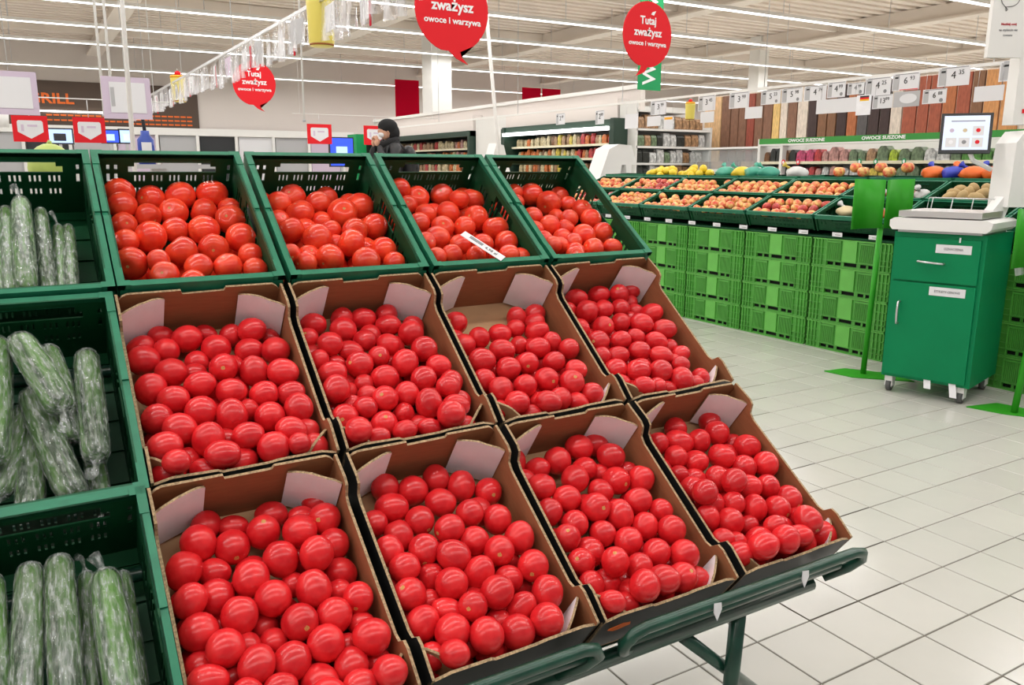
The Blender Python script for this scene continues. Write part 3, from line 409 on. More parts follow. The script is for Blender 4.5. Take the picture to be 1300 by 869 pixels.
 (2, 1): """1182 504 -822 252 100 54 -38 -75 0 1;2082 608 -827 249 114 25 -82 51 0 1;2527 853 -805 234 100 -11 73 68 1 1;684 778 -762 252 114 96 24 -11 0 1;1548 898 -741 239 111 89 46 1 0 1;1889 1302 -575 228 102 6 -42 -91 0 1;292 998 -736 211 104 -3 -67 -74 0 1;1034 1172 -692 236 100 25 94 24 1 1;2329 1529 -611 241 109 20 40 -90 0 1;1423 1492 -591 236 107 -98 16 13 1 1;607 1335 -740 238 114 -19 -87 46 0 1;1766 1803 -593 231 103 45 -60 -67 0 1;2513 1994 -514 252 114 -22 58 -78 0 1;304 1617 -576 222 114 -16 -92 36 0 1;857 1760 -578 243 107 -34 93 16 1 1;1235 2035 -458 252 114 71 69 -10 0 1;2026 2160 -461 241 100 -46 56 69 1 1;2439 2589 -375 248 107 -59 70 40 1 1;391 2019 -448 223 109 -71 -46 -53 0 1;1529 2435 -463 251 124 -25 29 -93 0 1;833 2181 -696 209 112 23 -73 64 0 1;2010 2639 -526 217 108 86 42 28 0 1;998 2502 -414 252 105 40 -19 -90 0 1;1573 2906 -227 250 105 -49 12 -86 0 1;2423 3114 -337 251 117 37 -87 34 0 1;326 2467 -459 242 105 -59 -23 77 1 1;657 2570 -676 179 100 -2 -31 -95 0 1;257 2165 -786 179 100 56 -74 -38 0 1;1898 3212 -339 224 123 -48 28 -83 0 1;1124 2989 -277 216 100 -70 35 62 1 1;773 2882 -454 205 125 84 55 -2 0 1;337 2962 -432 252 114 -28 20 -94 0 1;1076 3521 -143 252 108 24 57 -78 0 1;654 3287 -249 252 102 85 5 -53 0 1;1536 3249 -507 189 110 -69 -68 -27 0 1;2099 3582 -145 252 104 39 -8 -92 0 1;1622 3582 -253 252 100 -49 -58 -65 0 1;275 3486 -383 195 106 76 -48 -44 0 1;478 3648 -83 196 111 -72 -59 -35 0 1;934 3426 -535 184 112 23 -76 61 0 1;1235 3642 -569 201 114 95 11 30 0 1;2187 3408 -516 179 107 96 24 16 0 1;747 321 -871 237 110 15 14 -98 0 0;1711 321 -871 237 110 21 -96 -16 0 0;2201 1167 -871 237 110 51 -85 -15 0 0;1227 1798 -871 237 110 24 97 -3 0 0;1285 2262 -871 237 110 -74 55 38 0 0;1734 2160 -871 237 110 -72 -1 -70 0 0;2241 2176 -871 237 110 -88 -35 -33 0 0;321 2681 -871 237 110 -70 56 -44 0 0;1006 2627 -871 237 110 13 29 95 0 0;1739 2681 -871 237 110 -20 78 -59 0 0;2280 2685 -871 237 110 -7 -39 -92 0 0;321 3141 -871 237 110 11 66 74 0 0;780 3140 -871 237 110 42 -74 -53 0 0;1234 3212 -871 237 110 60 57 56 0 0;1722 3140 -871 237 110 -27 -87 41 0 0;2252 3144 -871 237 110 -3 89 -45 0 0;321 3600 -871 237 110 33 53 78 0 0;780 3600 -871 237 110 78 -41 -47 0 0;1730 3600 -871 237 110 5 -34 -94 0 0;2191 3600 -871 237 110 79 27 55 0 0;1338 2835 -630 237 110 15 96 22 0 0""",
 (2, 2): """1783 347 -798 252 111 91 41 -9 0 1;1175 542 -784 252 100 86 -2 -51 0 1;2266 749 -679 252 111 80 59 -10 0 1;713 579 -870 217 120 -73 -23 -65 0 1;1613 848 -766 222 106 -82 -36 -46 0 1;1226 1076 -666 252 103 67 -72 -14 0 1;434 1121 -589 242 109 88 27 39 0 1;2049 1299 -654 252 103 16 79 59 1 1;2517 1447 -574 248 108 39 -63 67 0 1;2549 1071 -817 184 108 91 27 31 0 0;786 1462 -574 237 111 -79 -50 -35 0 1;1614 1432 -664 217 113 -70 -69 -19 0 1;1972 962 -916 195 107 14 43 -89 0 1;324 1642 -585 228 108 61 -65 45 0 1;1173 1824 -468 252 100 3 58 81 1 1;2121 1901 -481 240 108 96 -8 27 0 1;1595 2061 -496 248 117 -6 -84 54 0 1;661 2003 -525 227 100 8 -57 -82 0 1;2449 2204 -459 209 100 40 -89 -22 0 1;1943 2414 -473 234 106 -13 53 -83 0 1;2316 2685 -344 248 105 1 71 -71 0 1;312 2256 -427 229 111 -30 -7 95 1 1;1081 2306 -538 225 103 22 -57 -79 0 1;1407 2626 -425 241 100 68 -55 -49 0 1;693 2549 -602 252 102 60 -60 -52 0 1;1742 2999 -318 233 100 19 -94 -29 0 1;2191 3212 -238 252 102 35 2 -94 0 1;316 2751 -406 233 117 -65 2 76 1 1;763 3014 -177 236 125 -34 -21 92 1 1;1263 3178 -330 234 120 24 43 -87 0 1;1410 3572 -105 248 110 -83 -38 -42 0 1;711 3147 -623 247 105 54 -32 -78 0 1;304 3176 -409 207 115 49 68 -55 0 1;2276 3617 -437 222 111 90 16 41 0 1;978 3453 -471 200 104 13 -49 -86 0 1;1876 3588 -221 247 105 14 9 99 1 1;257 3667 -28 179 121 83 56 -2 0 1;941 3589 -12 246 105 50 -82 28 0 1;1556 3649 -501 195 112 11 -94 33 0 1;707 3667 -343 179 107 -80 -59 -12 0 1;319 319 -873 235 110 27 -40 88 0 0;2248 319 -873 235 110 77 63 5 0 0;319 775 -873 235 110 89 15 -44 0 0;858 1802 -873 235 110 -68 13 -72 0 0;1266 1598 -873 235 110 50 -84 18 0 0;1770 1786 -873 235 110 -15 -74 -66 0 0;2278 1717 -873 235 110 -30 92 26 0 0;328 2096 -873 235 110 -14 62 -77 0 0;1333 2153 -873 235 110 -73 -42 54 0 0;1808 2240 -873 235 110 -76 46 45 0 0;2262 2204 -873 235 110 -26 83 49 0 0;319 2646 -873 235 110 -64 -77 -2 0 0;1197 2691 -873 235 110 -77 0 63 0 0;1762 2694 -873 235 110 11 36 -93 0 0;2218 2690 -873 235 110 -44 -56 71 0 0;319 3102 -873 235 110 -99 10 14 0 0;1216 3146 -873 235 110 26 -20 -95 0 0;1714 3147 -873 235 110 86 -44 25 0 0;2181 3145 -873 235 110 -65 40 -65 0 0;319 3558 -873 235 110 72 19 -67 0 0;775 3549 -873 235 110 66 -74 -13 0 0;1230 3602 -873 235 110 64 -23 74 0 0;1739 3602 -873 235 110 3 -43 90 0 0;2195 3601 -873 235 110 3 -46 89 0 0;319 3602 -420 235 110 -17 -87 -47 0 0""",
 (2, 3): """2125 726 -708 252 100 76 35 -55 0 1;1091 712 -765 252 125 -72 -68 -17 0 1;1601 796 -773 241 111 -13 29 -95 0 1;2533 957 -896 203 107 92 36 17 0 0;2513 1278 -576 252 112 91 41 9 0 1;726 1088 -693 225 100 67 36 -65 0 1;606 636 -773 209 106 9 -93 36 0 1;1139 1275 -718 237 111 -85 -25 -46 0 1;1755 1340 -624 252 114 -58 -71 -39 0 1;2513 1840 -455 252 104 29 61 -73 0 1;2064 1716 -587 247 105 46 -34 -82 0 1;1271 1817 -605 252 109 38 72 -58 0 1;887 1629 -746 212 119 92 31 -25 0 1;424 1939 -467 229 109 -12 72 68 1 1;1663 2210 -443 249 122 86 45 24 0 1;2172 2307 -455 232 103 47 -1 -88 0 1;548 1463 -700 179 107 91 40 -8 0 0;639 2328 -472 230 105 -83 -28 49 1 1;1045 2481 -406 216 102 24 -21 -95 0 1;2430 2693 -427 248 107 0 92 39 1 1;1487 2669 -444 246 112 9 50 -86 0 1;1971 2824 -414 245 105 10 89 44 1 1;305 2615 -426 223 117 26 62 -74 0 1;726 2801 -422 252 100 23 -38 -90 0 1;2103 3341 -58 252 117 -10 97 21 1 1;1173 2930 -531 185 113 94 14 32 0 0;1417 3219 -191 193 113 94 20 27 0 1;269 3110 -348 190 112 -53 -57 -62 0 1;1063 3321 -413 252 111 92 6 39 0 1;602 3202 -451 184 106 92 38 -9 0 1;1711 3565 -128 219 124 -84 -36 -41 0 1;2513 3582 -364 252 106 -60 -70 -39 0 1;1459 3546 -455 198 106 35 -75 56 0 1;307 3502 -258 225 116 88 22 42 0 1;1263 3582 -19 252 104 -4 29 -95 0 1;2047 3598 -453 238 100 70 7 -71 0 1;684 3582 -4 252 118 93 7 35 0 1;322 322 -870 238 110 42 -26 87 0 0;1343 322 -870 238 110 -70 52 48 0 0;2316 322 -870 238 110 74 -52 -42 0 0;322 1173 -870 238 110 -24 63 74 0 0;2143 1216 -870 238 110 -99 -12 10 0 0;322 1753 -870 238 110 67 69 -28 0 0;1689 1742 -870 238 110 5 -91 42 0 0;322 2215 -870 238 110 -93 -7 -36 0 0;861 2190 -870 238 110 23 -75 63 0 0;1324 2210 -870 238 110 25 47 84 0 0;1867 2204 -870 238 110 81 -17 57 0 0;2329 2179 -870 238 110 52 85 13 0 0;340 2676 -870 238 110 -99 -11 -3 0 0;820 2671 -870 238 110 -58 -81 10 0 0;1282 2680 -870 238 110 -49 39 78 0 0;1744 2649 -870 238 110 -3 54 -84 0 0;2206 2671 -870 238 110 -70 -25 -67 0 0;322 3137 -870 238 110 0 2 100 0 0;784 3141 -870 238 110 -34 71 -62 0 0;1245 3152 -870 238 110 -31 89 33 0 0;1705 3110 -870 238 110 -98 -3 17 0 0;2166 3132 -870 238 110 -93 -30 -21 0 0;322 3598 -870 238 110 19 65 -74 0 0;927 3598 -870 238 110 -44 72 54 0 0;1389 3598 -870 238 110 86 -3 51 0 0;1850 3598 -870 238 110 -91 16 -37 0 0;2330 3598 -870 238 110 -70 -54 47 0 0;322 2233 -138 238 110 92 -32 -24 0 0;1244 2124 -242 238 110 84 -51 17 0 0;1757 3241 -430 238 110 44 87 -22 0 0;2323 3152 -435 238 110 -97 -8 23 0 0;684 3598 -479 238 110 -39 -48 -79 0 0""",
}
CUKES = [
 [
  ((0.171, 0.082, -0.055), (0.166, 0.384, -0.012), 0.0188, 0, -1, 'large pale cucumber with a twisted film tip on top, upper left crate'),
  ((0.144, 0.088, -0.07), (0.144, 0.384, -0.03), 0.0144, 0, 0, 'wrapped cucumber just left of the largest one in the upper left crate'),
  ((0.202, 0.095, -0.07), (0.197, 0.384, -0.035), 0.0140, 0.004, 0, 'wrapped cucumber just right of the largest one in the upper left crate'),
  ((0.228, 0.126, -0.085), (0.215, 0.384, -0.045), 0.0115, 0, -1, 'slim dark cucumber with a small film tip, second from right, upper left crate'),
  ((0.245, 0.129, -0.085), (0.232, 0.384, -0.04), 0.0129, 0, 0, 'wrapped cucumber nearest the right wall of the upper left crate'),
  ((0.12, 0.165, -0.07), (0.126, 0.384, -0.03), 0.0156, 0, 0, 'wrapped cucumber cut by the photo edge in the upper left crate'),
 ],
 [
  ((0.151, 0.061, -0.025), (0.201, 0.232, -0.005), 0.0239, 0.003, 1, 'cucumber lying across the top of the middle left crate, film twisted at its lower end'),
  ((0.159, 0.144, -0.06), (0.203, 0.376, -0.03), 0.0238, -0.004, 0, 'long wrapped cucumber running to the lower rim of the middle left crate'),
  ((0.19, 0.056, -0.06), (0.218, 0.263, -0.05), 0.0201, 0.003, 0, 'wrapped cucumber partly behind the crossing one in the middle left crate'),
  ((0.246, 0.084, -0.05), (0.236, 0.324, -0.02), 0.0224, 0.002, 1, 'cucumber with loose film at its lower end, right side of the middle left crate'),
  ((0.12, 0.041, -0.05), (0.104, 0.299, -0.025), 0.0271, 0.006, 0, 'thick wrapped cucumber cut by the photo edge in the middle left crate'),
  ((0.149, 0.159, -0.08), (0.109, 0.332, -0.06), 0.0182, 0, 1, 'bright green slanting cucumber low in the middle left crate'),
  ((0.158, 0.2, -0.09), (0.143, 0.376, -0.05), 0.0213, 0, 0, 'wrapped cucumber standing against the lower rim of the middle left crate'),
  ((0.235, 0.235, -0.095), (0.237, 0.376, -0.06), 0.0164, 0, 1, 'dark wrapped cucumber lowest at the right in the middle left crate'),
 ],
 [
  ((0.146, 0.055, -0.05), (0.125, 0.294, -0.035), 0.0198, 0, 0, 'broad wrapped cucumber second from the photo edge in the lower left crate'),
  ((0.18, 0.052, -0.05), (0.17, 0.307, -0.03), 0.0205, 0.002, 0, 'wrapped cucumber in the centre of the lower left crate'),
  ((0.211, 0.065, -0.085), (0.197, 0.305, -0.06), 0.0131, 0, -1, 'thin dark cucumber lying deep beside the pale one, lower left crate'),
  ((0.232, 0.088, -0.055), (0.234, 0.347, -0.02), 0.0234, 0.004, -1, 'fat pale green cucumber with a twisted film top in the lower left crate'),
  ((0.256, 0.077, -0.085), (0.253, 0.301, -0.07), 0.0130, 0, 0, 'dark cucumber beside the right wall of the lower left crate'),
  ((0.1, 0.055, -0.06), (0.098, 0.278, -0.04), 0.0184, 0, 0, 'wrapped cucumber cut by the photo edge in the lower left crate'),
 ],
]
# 0.0767895551660826 0.01485522384488824
SLIP_FRAME = ((-0.0328, -0.2957, 1.0092), (0.5575, -0.6712, -0.4886), (0.8302, 0.4507, 0.3281), (0.0, -0.5885, 0.8085))
# ---------------------------------------------------------------- tomato stand
ROWS = [(-.0155, 1.2107, 36.05, .398, -.772, .289, .15), (-.3373, .9652, 38.5, .39, -.778, .289, .12), (-.657, .725, 35.8, .3975, -.785, .285, .12)]
def row_frame(r, c):
    yb, zb, ang, L, x0, w, H = ROWS[r]; a = math.radians(ang)
    # local x across, local y up the slope (origin at the back rim), local z normal to the rims
    return MF((x0 + .3 * c, yb, zb), (1, 0, 0), (0, math.cos(a), math.sin(a)), (0, -math.sin(a), math.cos(a)))
ROWN = ['back row', 'middle row', 'front row']
COLN = ['leftmost', 'second from the left', 'third from the left', 'rightmost']

stand = empty('produce_stand', 'dark green tubular steel stand carrying the sloping tomato and cucumber boxes', 'display stand', (0, -.6, 0))
def S(b, name): return b.obj(name, stand, (0, .6, 0))
def loc(r, c, u, v, n): return row_frame(r, c) @ Vector((u, -v, n))
XL, XR = -1.72, .41
for r in range(3):
    H = ROWS[r][6]; L = ROWS[r][3]
    for v in (.06, L - .05):
        b = MB(); a = loc(r, 0, 0, v, -H - .016); b.tube([(XL, a.y, a.z), (XR, a.y, a.z)], .011, 'frame_green', 10); S(b, 'cross_rail')
    b = MB(); b.box((XL + .02, -L + .01, -H - .0295), (XR + .77 - .02, -.01, -H - .0275), 'frame_green', row_frame(r, 0) @ Matrix.Translation((0.0 + .772, 0, 0)) @ Matrix.Translation((-.772, 0, 0)))
    me = b.mesh('gap_dark_sheet')
    # rebuild in plain world x range
    M = row_frame(r, 0); M.translation.x = 0
    b = MB(); b.box((XL + .02, -L + .01, -H - .0315), (XR - .02, -.01, -H - .0285), 'frame_green', M); S(b, 'gap_dark_sheet')  # dark sheet added below the row to blacken the gaps between boxes
def guard(x0, x1, y, z, name):
    b = MB(); R_ = .010
    pts = [(x0 + .05, y + .06, z - .075), (x0 + .015, y + .03, z - .05), (x0, y + .008, z - .022), (x0 + .012, y, z - .004), (x0 + .035, y, z), (x1 - .035, y, z), (x1 - .012, y, z - .006), (x1, y + .008, z - .024), (x1 - .01, y + .03, z - .05), (x1 - .04, y + .06, z - .075)]
    b.tube(pts, R_, 'frame_green', 10); return S(b, name)
FY, FZ = -1.00, .478
guard(-1.68, -.80, FY, FZ, 'guard_rail'); guard(-.755, -.215, FY, FZ, 'guard_rail'); guard(-.165, .405, FY, FZ, 'guard_rail')
for x0, x1 in ((-1.68, -.80), (-.75, -.225), (-.16, .36)):
    b = MB(); b.tube([(x0, -.975, .445), (x1, -.975, .445)], .008, 'frame_green', 8); S(b, 'lower_rail')
b = MB(); b.tube([(XL, -.935, .395), (.335, -.935, .395)], .014, 'frame_green', 12); S(b, 'front_rail')
b = MB(); b.tube([(XL, .02, .30), (.36, .02, .30)], .014, 'frame_green', 12); S(b, 'rear_rail')
for x in (-1.6, -.68, .155):
    b = MB(); b.tube([(x, -.925, .40), (x + .02, -.89, 0.012)], .015, 'frame_green', 12); S(b, 'leg')
    b = MB(); b.tube([(x, .02, .98), (x, .02, .012)], .015, 'frame_green', 12); S(b, 'leg')
    b = MB(); b.tube([(x - .135, -.925, .375), (x + .27, -.80, .012)], .012, 'frame_green', 10); S(b, 'brace')
    b = MB(); b.tube([(x, -.90, .36), (x, -.5, .50), (x, .03, .98)], .012, 'frame_green', 10); S(b, 'slope_rail')
# shreds of white tape on the guard rail
for (x, y, z) in ((.0, -1.013, .482), (.21, -1.013, .483)):
    b = MB(); b.face([(x, y, z + .006), (x + .016, y - .001, z + .004), (x + .020, y + .001, z - .010), (x + .012, y + .002, z - .03), (x + .002, y, z - .012)], 'box_white'); b.face([(x + .02, y + .001, z - .010), (x + .016, y - .001, z + .004), (x, y, z + .006), (x + .002, y + .002, z - .012), (x + .012, y + .003, z - .03)], 'box_white'); S(b, 'tape_scrap')

# -------- dark green slotted plastic crate, local frame: x across, y up slope (0 at back), z up, rims at z = 0
def slits(x0, x1, z0, z1, w, pitch, skip=()):
    out = []; x = x0; k = 0
    while x + w <= x1:
        if k % 4 != 3: out.append((x, z0, x + w, z1))
        x += pitch; k += 1
    return out
def make_crate(w, L, H, label, group, name='plastic_crate', nest=True, handle_front=False, detail=True):
    t = empty(name, label, 'crate', group=group)
    T = .003; r = .013
    def wall(nm, W, holes, M):
        b = MB(); b.panel(W, H, T, holes, 'crate_green', M)
        return b.obj(nm, t)
    hz = H
    back_h = [(W0 * w, H - .045, W1 * w, H - .016) for W0, W1 in ((.24, .76),)]
    back_h += [(.20 * w, H - .045, .24 * w, H - .030), (.76 * w, H - .045, .80 * w, H - .030)]
    back_h += slits(.24 * w, .84 * w, H - .068, H - .052, .0036, .0085) + slits(.24 * w, .84 * w, H - .098, H - .084, .0036, .0085)
    for fx in (.06, .11, .88, .93):
        back_h += [(fx * w, H - .038, fx * w + .006, H - .026), (fx * w, H - .068, fx * w + .006, H - .048)]
    side_h = slits(.05, .16, H - .10, H - .045, .010, .016) + slits(L - .18, L - .06, H - .10, H - .045, .010, .016) + [(L * .5 - .05, H - .048, L * .5 + .05, H - .022)]
    in_ = .010
    wall('end_wall', w - 2 * in_, back_h, MF((in_, -in_, -H), (1, 0, 0), (0, 0, 1), (0, -1, 0)))
    wall('end_wall', w - 2 * in_, back_h, MF((in_, -L + in_ + T, -H), (1, 0, 0), (0, 0, 1), (0, -1, 0)))
    wall('side_wall', L - 2 * in_, side_h, MF((in_ + T, -L + in_, -H), (0, 1, 0), (0, 0, 1), (-1, 0, 0)))
    wall('side_wall', L - 2 * in_, side_h, MF((w - in_, -L + in_, -H), (0, 1, 0), (0, 0, 1), (-1, 0, 0)))
    b = MB(); b.box((in_, -L + in_, -H), (w - in_, -in_, -H + .004), 'crate_green')
    for k in range(6): b.box((in_, -L + in_ + (k + .5) * (L - .02) / 6, -H + .004), (w - in_, -L + in_ + (k + .5) * (L - .02) / 6 + .004, -H + .008), 'crate_green')
    b.obj('base_panel', t)
    b = MB()
    # rim: rails of L section plus corner blocks with seams
    def rail(x0, y0, x1, y1): b.box((x0, y0, -.009), (x1, y1, 0), 'crate_rim_lit'); 
    rail(.02, -r, w - .02, 0); rail(.02, -L, w - .02, -L + r)
    for xa, xb in ((0, r), (w - r, w)):
        rail(xa, -L + .045, xb, -L * .5 - .006); rail(xa, -L * .5 + .006, xb, -.045)
        b.box((xa, -L * .5 - .006, -.009), (xb, -L * .5 + .006, -.003), 'crate_rim_lit')
    for xa, xb in ((0, .0215), (w - .0215, w)):
        b.box((xa if xa == 0 else xb - r, -.046, -.0105), (r if xa == 0 else xb, -.0, .0012), 'crate_rim_lit')
        b.box((xa if xa == 0 else xb - r, -L, -.0105), (r if xa == 0 else xb, -L + .046, .0012), 'crate_rim_lit')
        b.box((xa, -r, -.0105), (xb, 0, .0012), 'crate_rim_lit'); b.box((xa, -L, -.0105), (xb, -L + r, .0012), 'crate_rim_lit')
    # outer skirt under rim
    b.box((.004, -.003, -.028), (w - .004, 0, -.009), 'crate_rim_lit'); b.box((.004, -L, -.028), (w - .004, -L + .003, -.009), 'crate_rim_lit')
    b.box((0, -L + .004, -.028), (.003, -.004, -.009), 'crate_rim_lit'); b.box((w - .003, -L + .004, -.028), (w, -.004, -.009), 'crate_rim_lit')
    b.obj('rim', t)
    for (x, y) in ((.004, -.012), (w - .014, -.012), (.004, -L + .002), (w - .014, -L + .002)):
        b = MB(); b.box((x, y, -H), (x + .010, y + .010, -.028), 'crate_green'); b.obj('corner_post', t)
    return t
w0, L0, H0 = .289, .398, .15
proto_crate = make_crate(w0, L0, H0, 'dark green slotted plastic crate of round tomatoes, leftmost of the back row', 'tomato crates in the back row')
proto_crate.matrix_world = row_frame(0, 0)
for c in (1, 2, 3): copy_tree(proto_crate, M=row_frame(0, c), label='dark green slotted plastic crate of round tomatoes, %s of the back row' % (COLN[c] if c != 3 else 'rightmost tomato crate'))
for r in range(3):
    for c in (-1,):
        M = row_frame(r, c); M = M @ Matrix.Translation((.008, 0, 0.004 if r else 0))
        copy_tree(proto_crate, M=M, label='dark green plastic crate of wrapped cucumbers beside the tomatoes, %s' % ROWN[r], group='cucumber crates at the left edge')

# -------- corrugated cardboard box
def make_box(w, L, H, label):
    t = empty('cardboard_box', label, 'box', group='cardboard tomato boxes')
    T = .0045; mm = ('kraft', 'box_print', 'kraft_edge')
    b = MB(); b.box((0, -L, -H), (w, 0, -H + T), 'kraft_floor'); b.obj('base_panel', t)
    def endprof(W, notch, dip):
        k = W * .34
        return [(0, 0), (W, 0), (W, H - .022), (W - .012, H - .006), (W - .02, H), (W * .64, H), (W * .63, H - notch), (W * .38, H - notch - dip), (W * .37, H - dip * .4), (.02, H - dip), (.012, H - .006), (0, H - .022)]
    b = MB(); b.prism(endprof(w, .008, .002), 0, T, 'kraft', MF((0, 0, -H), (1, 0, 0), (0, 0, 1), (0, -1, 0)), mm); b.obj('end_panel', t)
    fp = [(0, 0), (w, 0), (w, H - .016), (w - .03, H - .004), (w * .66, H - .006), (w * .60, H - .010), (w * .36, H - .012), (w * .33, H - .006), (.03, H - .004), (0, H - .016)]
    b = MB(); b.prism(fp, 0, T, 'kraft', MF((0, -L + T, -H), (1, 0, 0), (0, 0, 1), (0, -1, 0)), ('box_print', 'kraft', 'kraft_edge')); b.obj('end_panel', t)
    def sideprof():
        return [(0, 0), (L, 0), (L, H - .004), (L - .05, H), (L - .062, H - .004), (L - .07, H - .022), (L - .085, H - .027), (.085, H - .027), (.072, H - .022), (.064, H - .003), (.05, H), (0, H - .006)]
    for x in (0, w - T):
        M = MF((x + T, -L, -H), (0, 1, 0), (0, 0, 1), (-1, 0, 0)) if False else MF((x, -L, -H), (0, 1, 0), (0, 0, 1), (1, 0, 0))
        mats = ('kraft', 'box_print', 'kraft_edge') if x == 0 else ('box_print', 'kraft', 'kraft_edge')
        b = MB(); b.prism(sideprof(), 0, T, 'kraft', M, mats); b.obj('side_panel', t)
    # diagonal corner braces: white printed face inwards, raw kraft behind
    def brace(p, q, z0, z1, seed, parent=t):
        rnd = random.Random(seed); p = Vector(p); q = Vector(q); d = (q - p); W = d.length; d.normalize(); nrm = Vector((0, 0, 1)).cross(d)
        prof = [(0, z0), (W, z0)]
        for k in range(8):
            f = 1 - k / 7; prof.append((W * f, z1 - (.014 * (abs(f - .55) * 1.6) ** 2) + rnd.uniform(-.0015, .0015)))
        b = MB(); b.prism(prof, 0, .004, 'box_white', MF(p, d, (0, 0, 1), -nrm), ('box_white', 'kraft_floor', 'kraft_edge'))
        return b.obj('corner_brace', parent)
    z = -.006
    a, c = .075, .072
    brace((T, -.034, 0), (.078, -T - .002, 0), -H + .012, z, 1)
    brace((w - .080, -T - .002, 0), (w - T, -.050, 0), -H + .012, z, 2)
    a, c = .052, .052
    brace((a, -L + T, 0), (T, -L + c, 0), -H + .015, z - .004, 3)
    brace((w - T, -L + c, 0), (w - a, -L + T, 0), -H + .015, z - .004, 4)
    return t
bx_m = make_box(.289, .385, .12, 'x')
bx_f = make_box(.285, .392, .12, 'x')
FIRST = {1: bx_m, 2: bx_f}
rb = random.Random(5)
for r in (1, 2):
    for c in range(4):
        lb = 'open cardboard box of plum tomatoes, %s of the %s' % (COLN[c], ROWN[r])
        if (r, c) == (1, 2): lb = 'open cardboard box in the middle row with its bare floor showing behind the tomatoes'
        M = row_frame(r, c) @ Matrix.Rotation(math.radians(rb.uniform(-.4, .4)), 4, 'Z')
        if c == 0: FIRST[r].matrix_world = M; FIRST[r]['label'] = lb; t = FIRST[r]
        else: t = copy_tree(FIRST[r], M=M, label=lb)
# printed logo patch on the front of the third front box
lp = MB(); rp_ = random.Random(3)
pts = [(.030 + .028 * math.cos(a) * rp_.uniform(.6, 1), .070 + .012 * math.sin(a) * rp_.uniform(.6, 1)) for a in [k * .5236 for k in range(12)]]
lp.prism(pts, 0, .0006, 'text_orange', MF((0.02, -.3922, -.12), (1, 0, 0), (0, 0, 1), (0, -1, 0)))

# -------- tomatoes
def tomato_mesh(name, mat, kind, seed):
    rnd = random.Random(seed); n, m = 20, 14; vs = []; ph = rnd.uniform(0, 6.28)
    for i in range(m + 1):
        t = math.pi * i / m
        for k in range(n):
            a = 2 * math.pi * k / n; lob = 1.0
            rr = math.sin(t)
            if kind == 'round':
                lob += (.035 if seed % 2 else .015) * math.cos(5 * a + ph) * (math.cos(t) * .5 + .5)
                z = math.cos(t) - .16 * math.exp(-(t / .32) ** 2) - .0 + .05 * math.exp(-((math.pi - t) / .3) ** 2) * 0
                rr = math.sin(t) ** .92
            else:
                z = math.cos(t) - .06 * math.exp(-(t / .28) ** 2)
                rr = math.sin(t) ** (.93 if seed % 2 else 1.0) * (1 + .06 * math.cos(t) * (1 if seed % 3 else -1)); lob += .012 * math.cos(3 * a + ph)
                if seed % 3 == 0: z -= .05 * math.exp(-((math.pi - t) / .25) ** 2)
            vs.append((rr * lob * math.cos(a), rr * lob * math.sin(a), z))
    fs = [(i * n + k, (i + 1) * n + k, (i + 1) * n + (k + 1) % n, i * n + (k + 1) % n) for i in range(m) for k in range(n)]
    b = MB(); b.grid(vs, fs, mat); me = b.mesh(name)
    bm = bmesh.new(); bm.from_mesh(me); bmesh.ops.remove_doubles(bm, verts=bm.verts, dist=1e-4); bm.to_mesh(me); bm.free(); return me
ROUND = [tomato_mesh('round_tomato', 'tomato_round', 'round', s) for s in range(3)]
PLUM = [tomato_mesh('plum_tomato', 'tomato_plum', 'plum', s) for s in range(4)]
b = MB(); rs = random.Random(2)
vs = [(0, 0, .012)] + [(.15 * rs.uniform(.75, 1.2) * math.cos(k * math.pi / 5), .15 * rs.uniform(.75, 1.2) * math.sin(k * math.pi / 5), -.004) for k in range(10)]
b.grid(vs, [(0, 1 + k, 1 + (k + 1) % 10) for k in range(10)], 'tomato_scar'); SCAR = b.mesh('stem_scar')
rt_ = random.Random(11)
rest = MB()
def band_labels(items, nb):
    # items: (index, u, v) -> 'fourth from left, second line down'
    out = {}; it = sorted(items, key=lambda q: q[2]); n = len(it); nb = max(1, round(n / nb)); k = 0
    for bnd in range(nb):
        m = it[round(bnd * n / nb):round((bnd + 1) * n / nb)]; m.sort(key=lambda q: q[1])
        for j, q in enumerate(m): out[q[0]] = '%s from left, line %s from the top' % (ORD[j], WORD[bnd])
    return out
WORD = ['one', 'two', 'three', 'four', 'five', 'six', 'seven', 'eight', 'nine', 'ten']
SHORT = {(0, 0): 'first round tomato crate', (0, 1): 'second round tomato crate', (0, 2): 'third round tomato crate', (0, 3): 'last round tomato crate'}
CS = ['first', 'second', 'third', 'last']
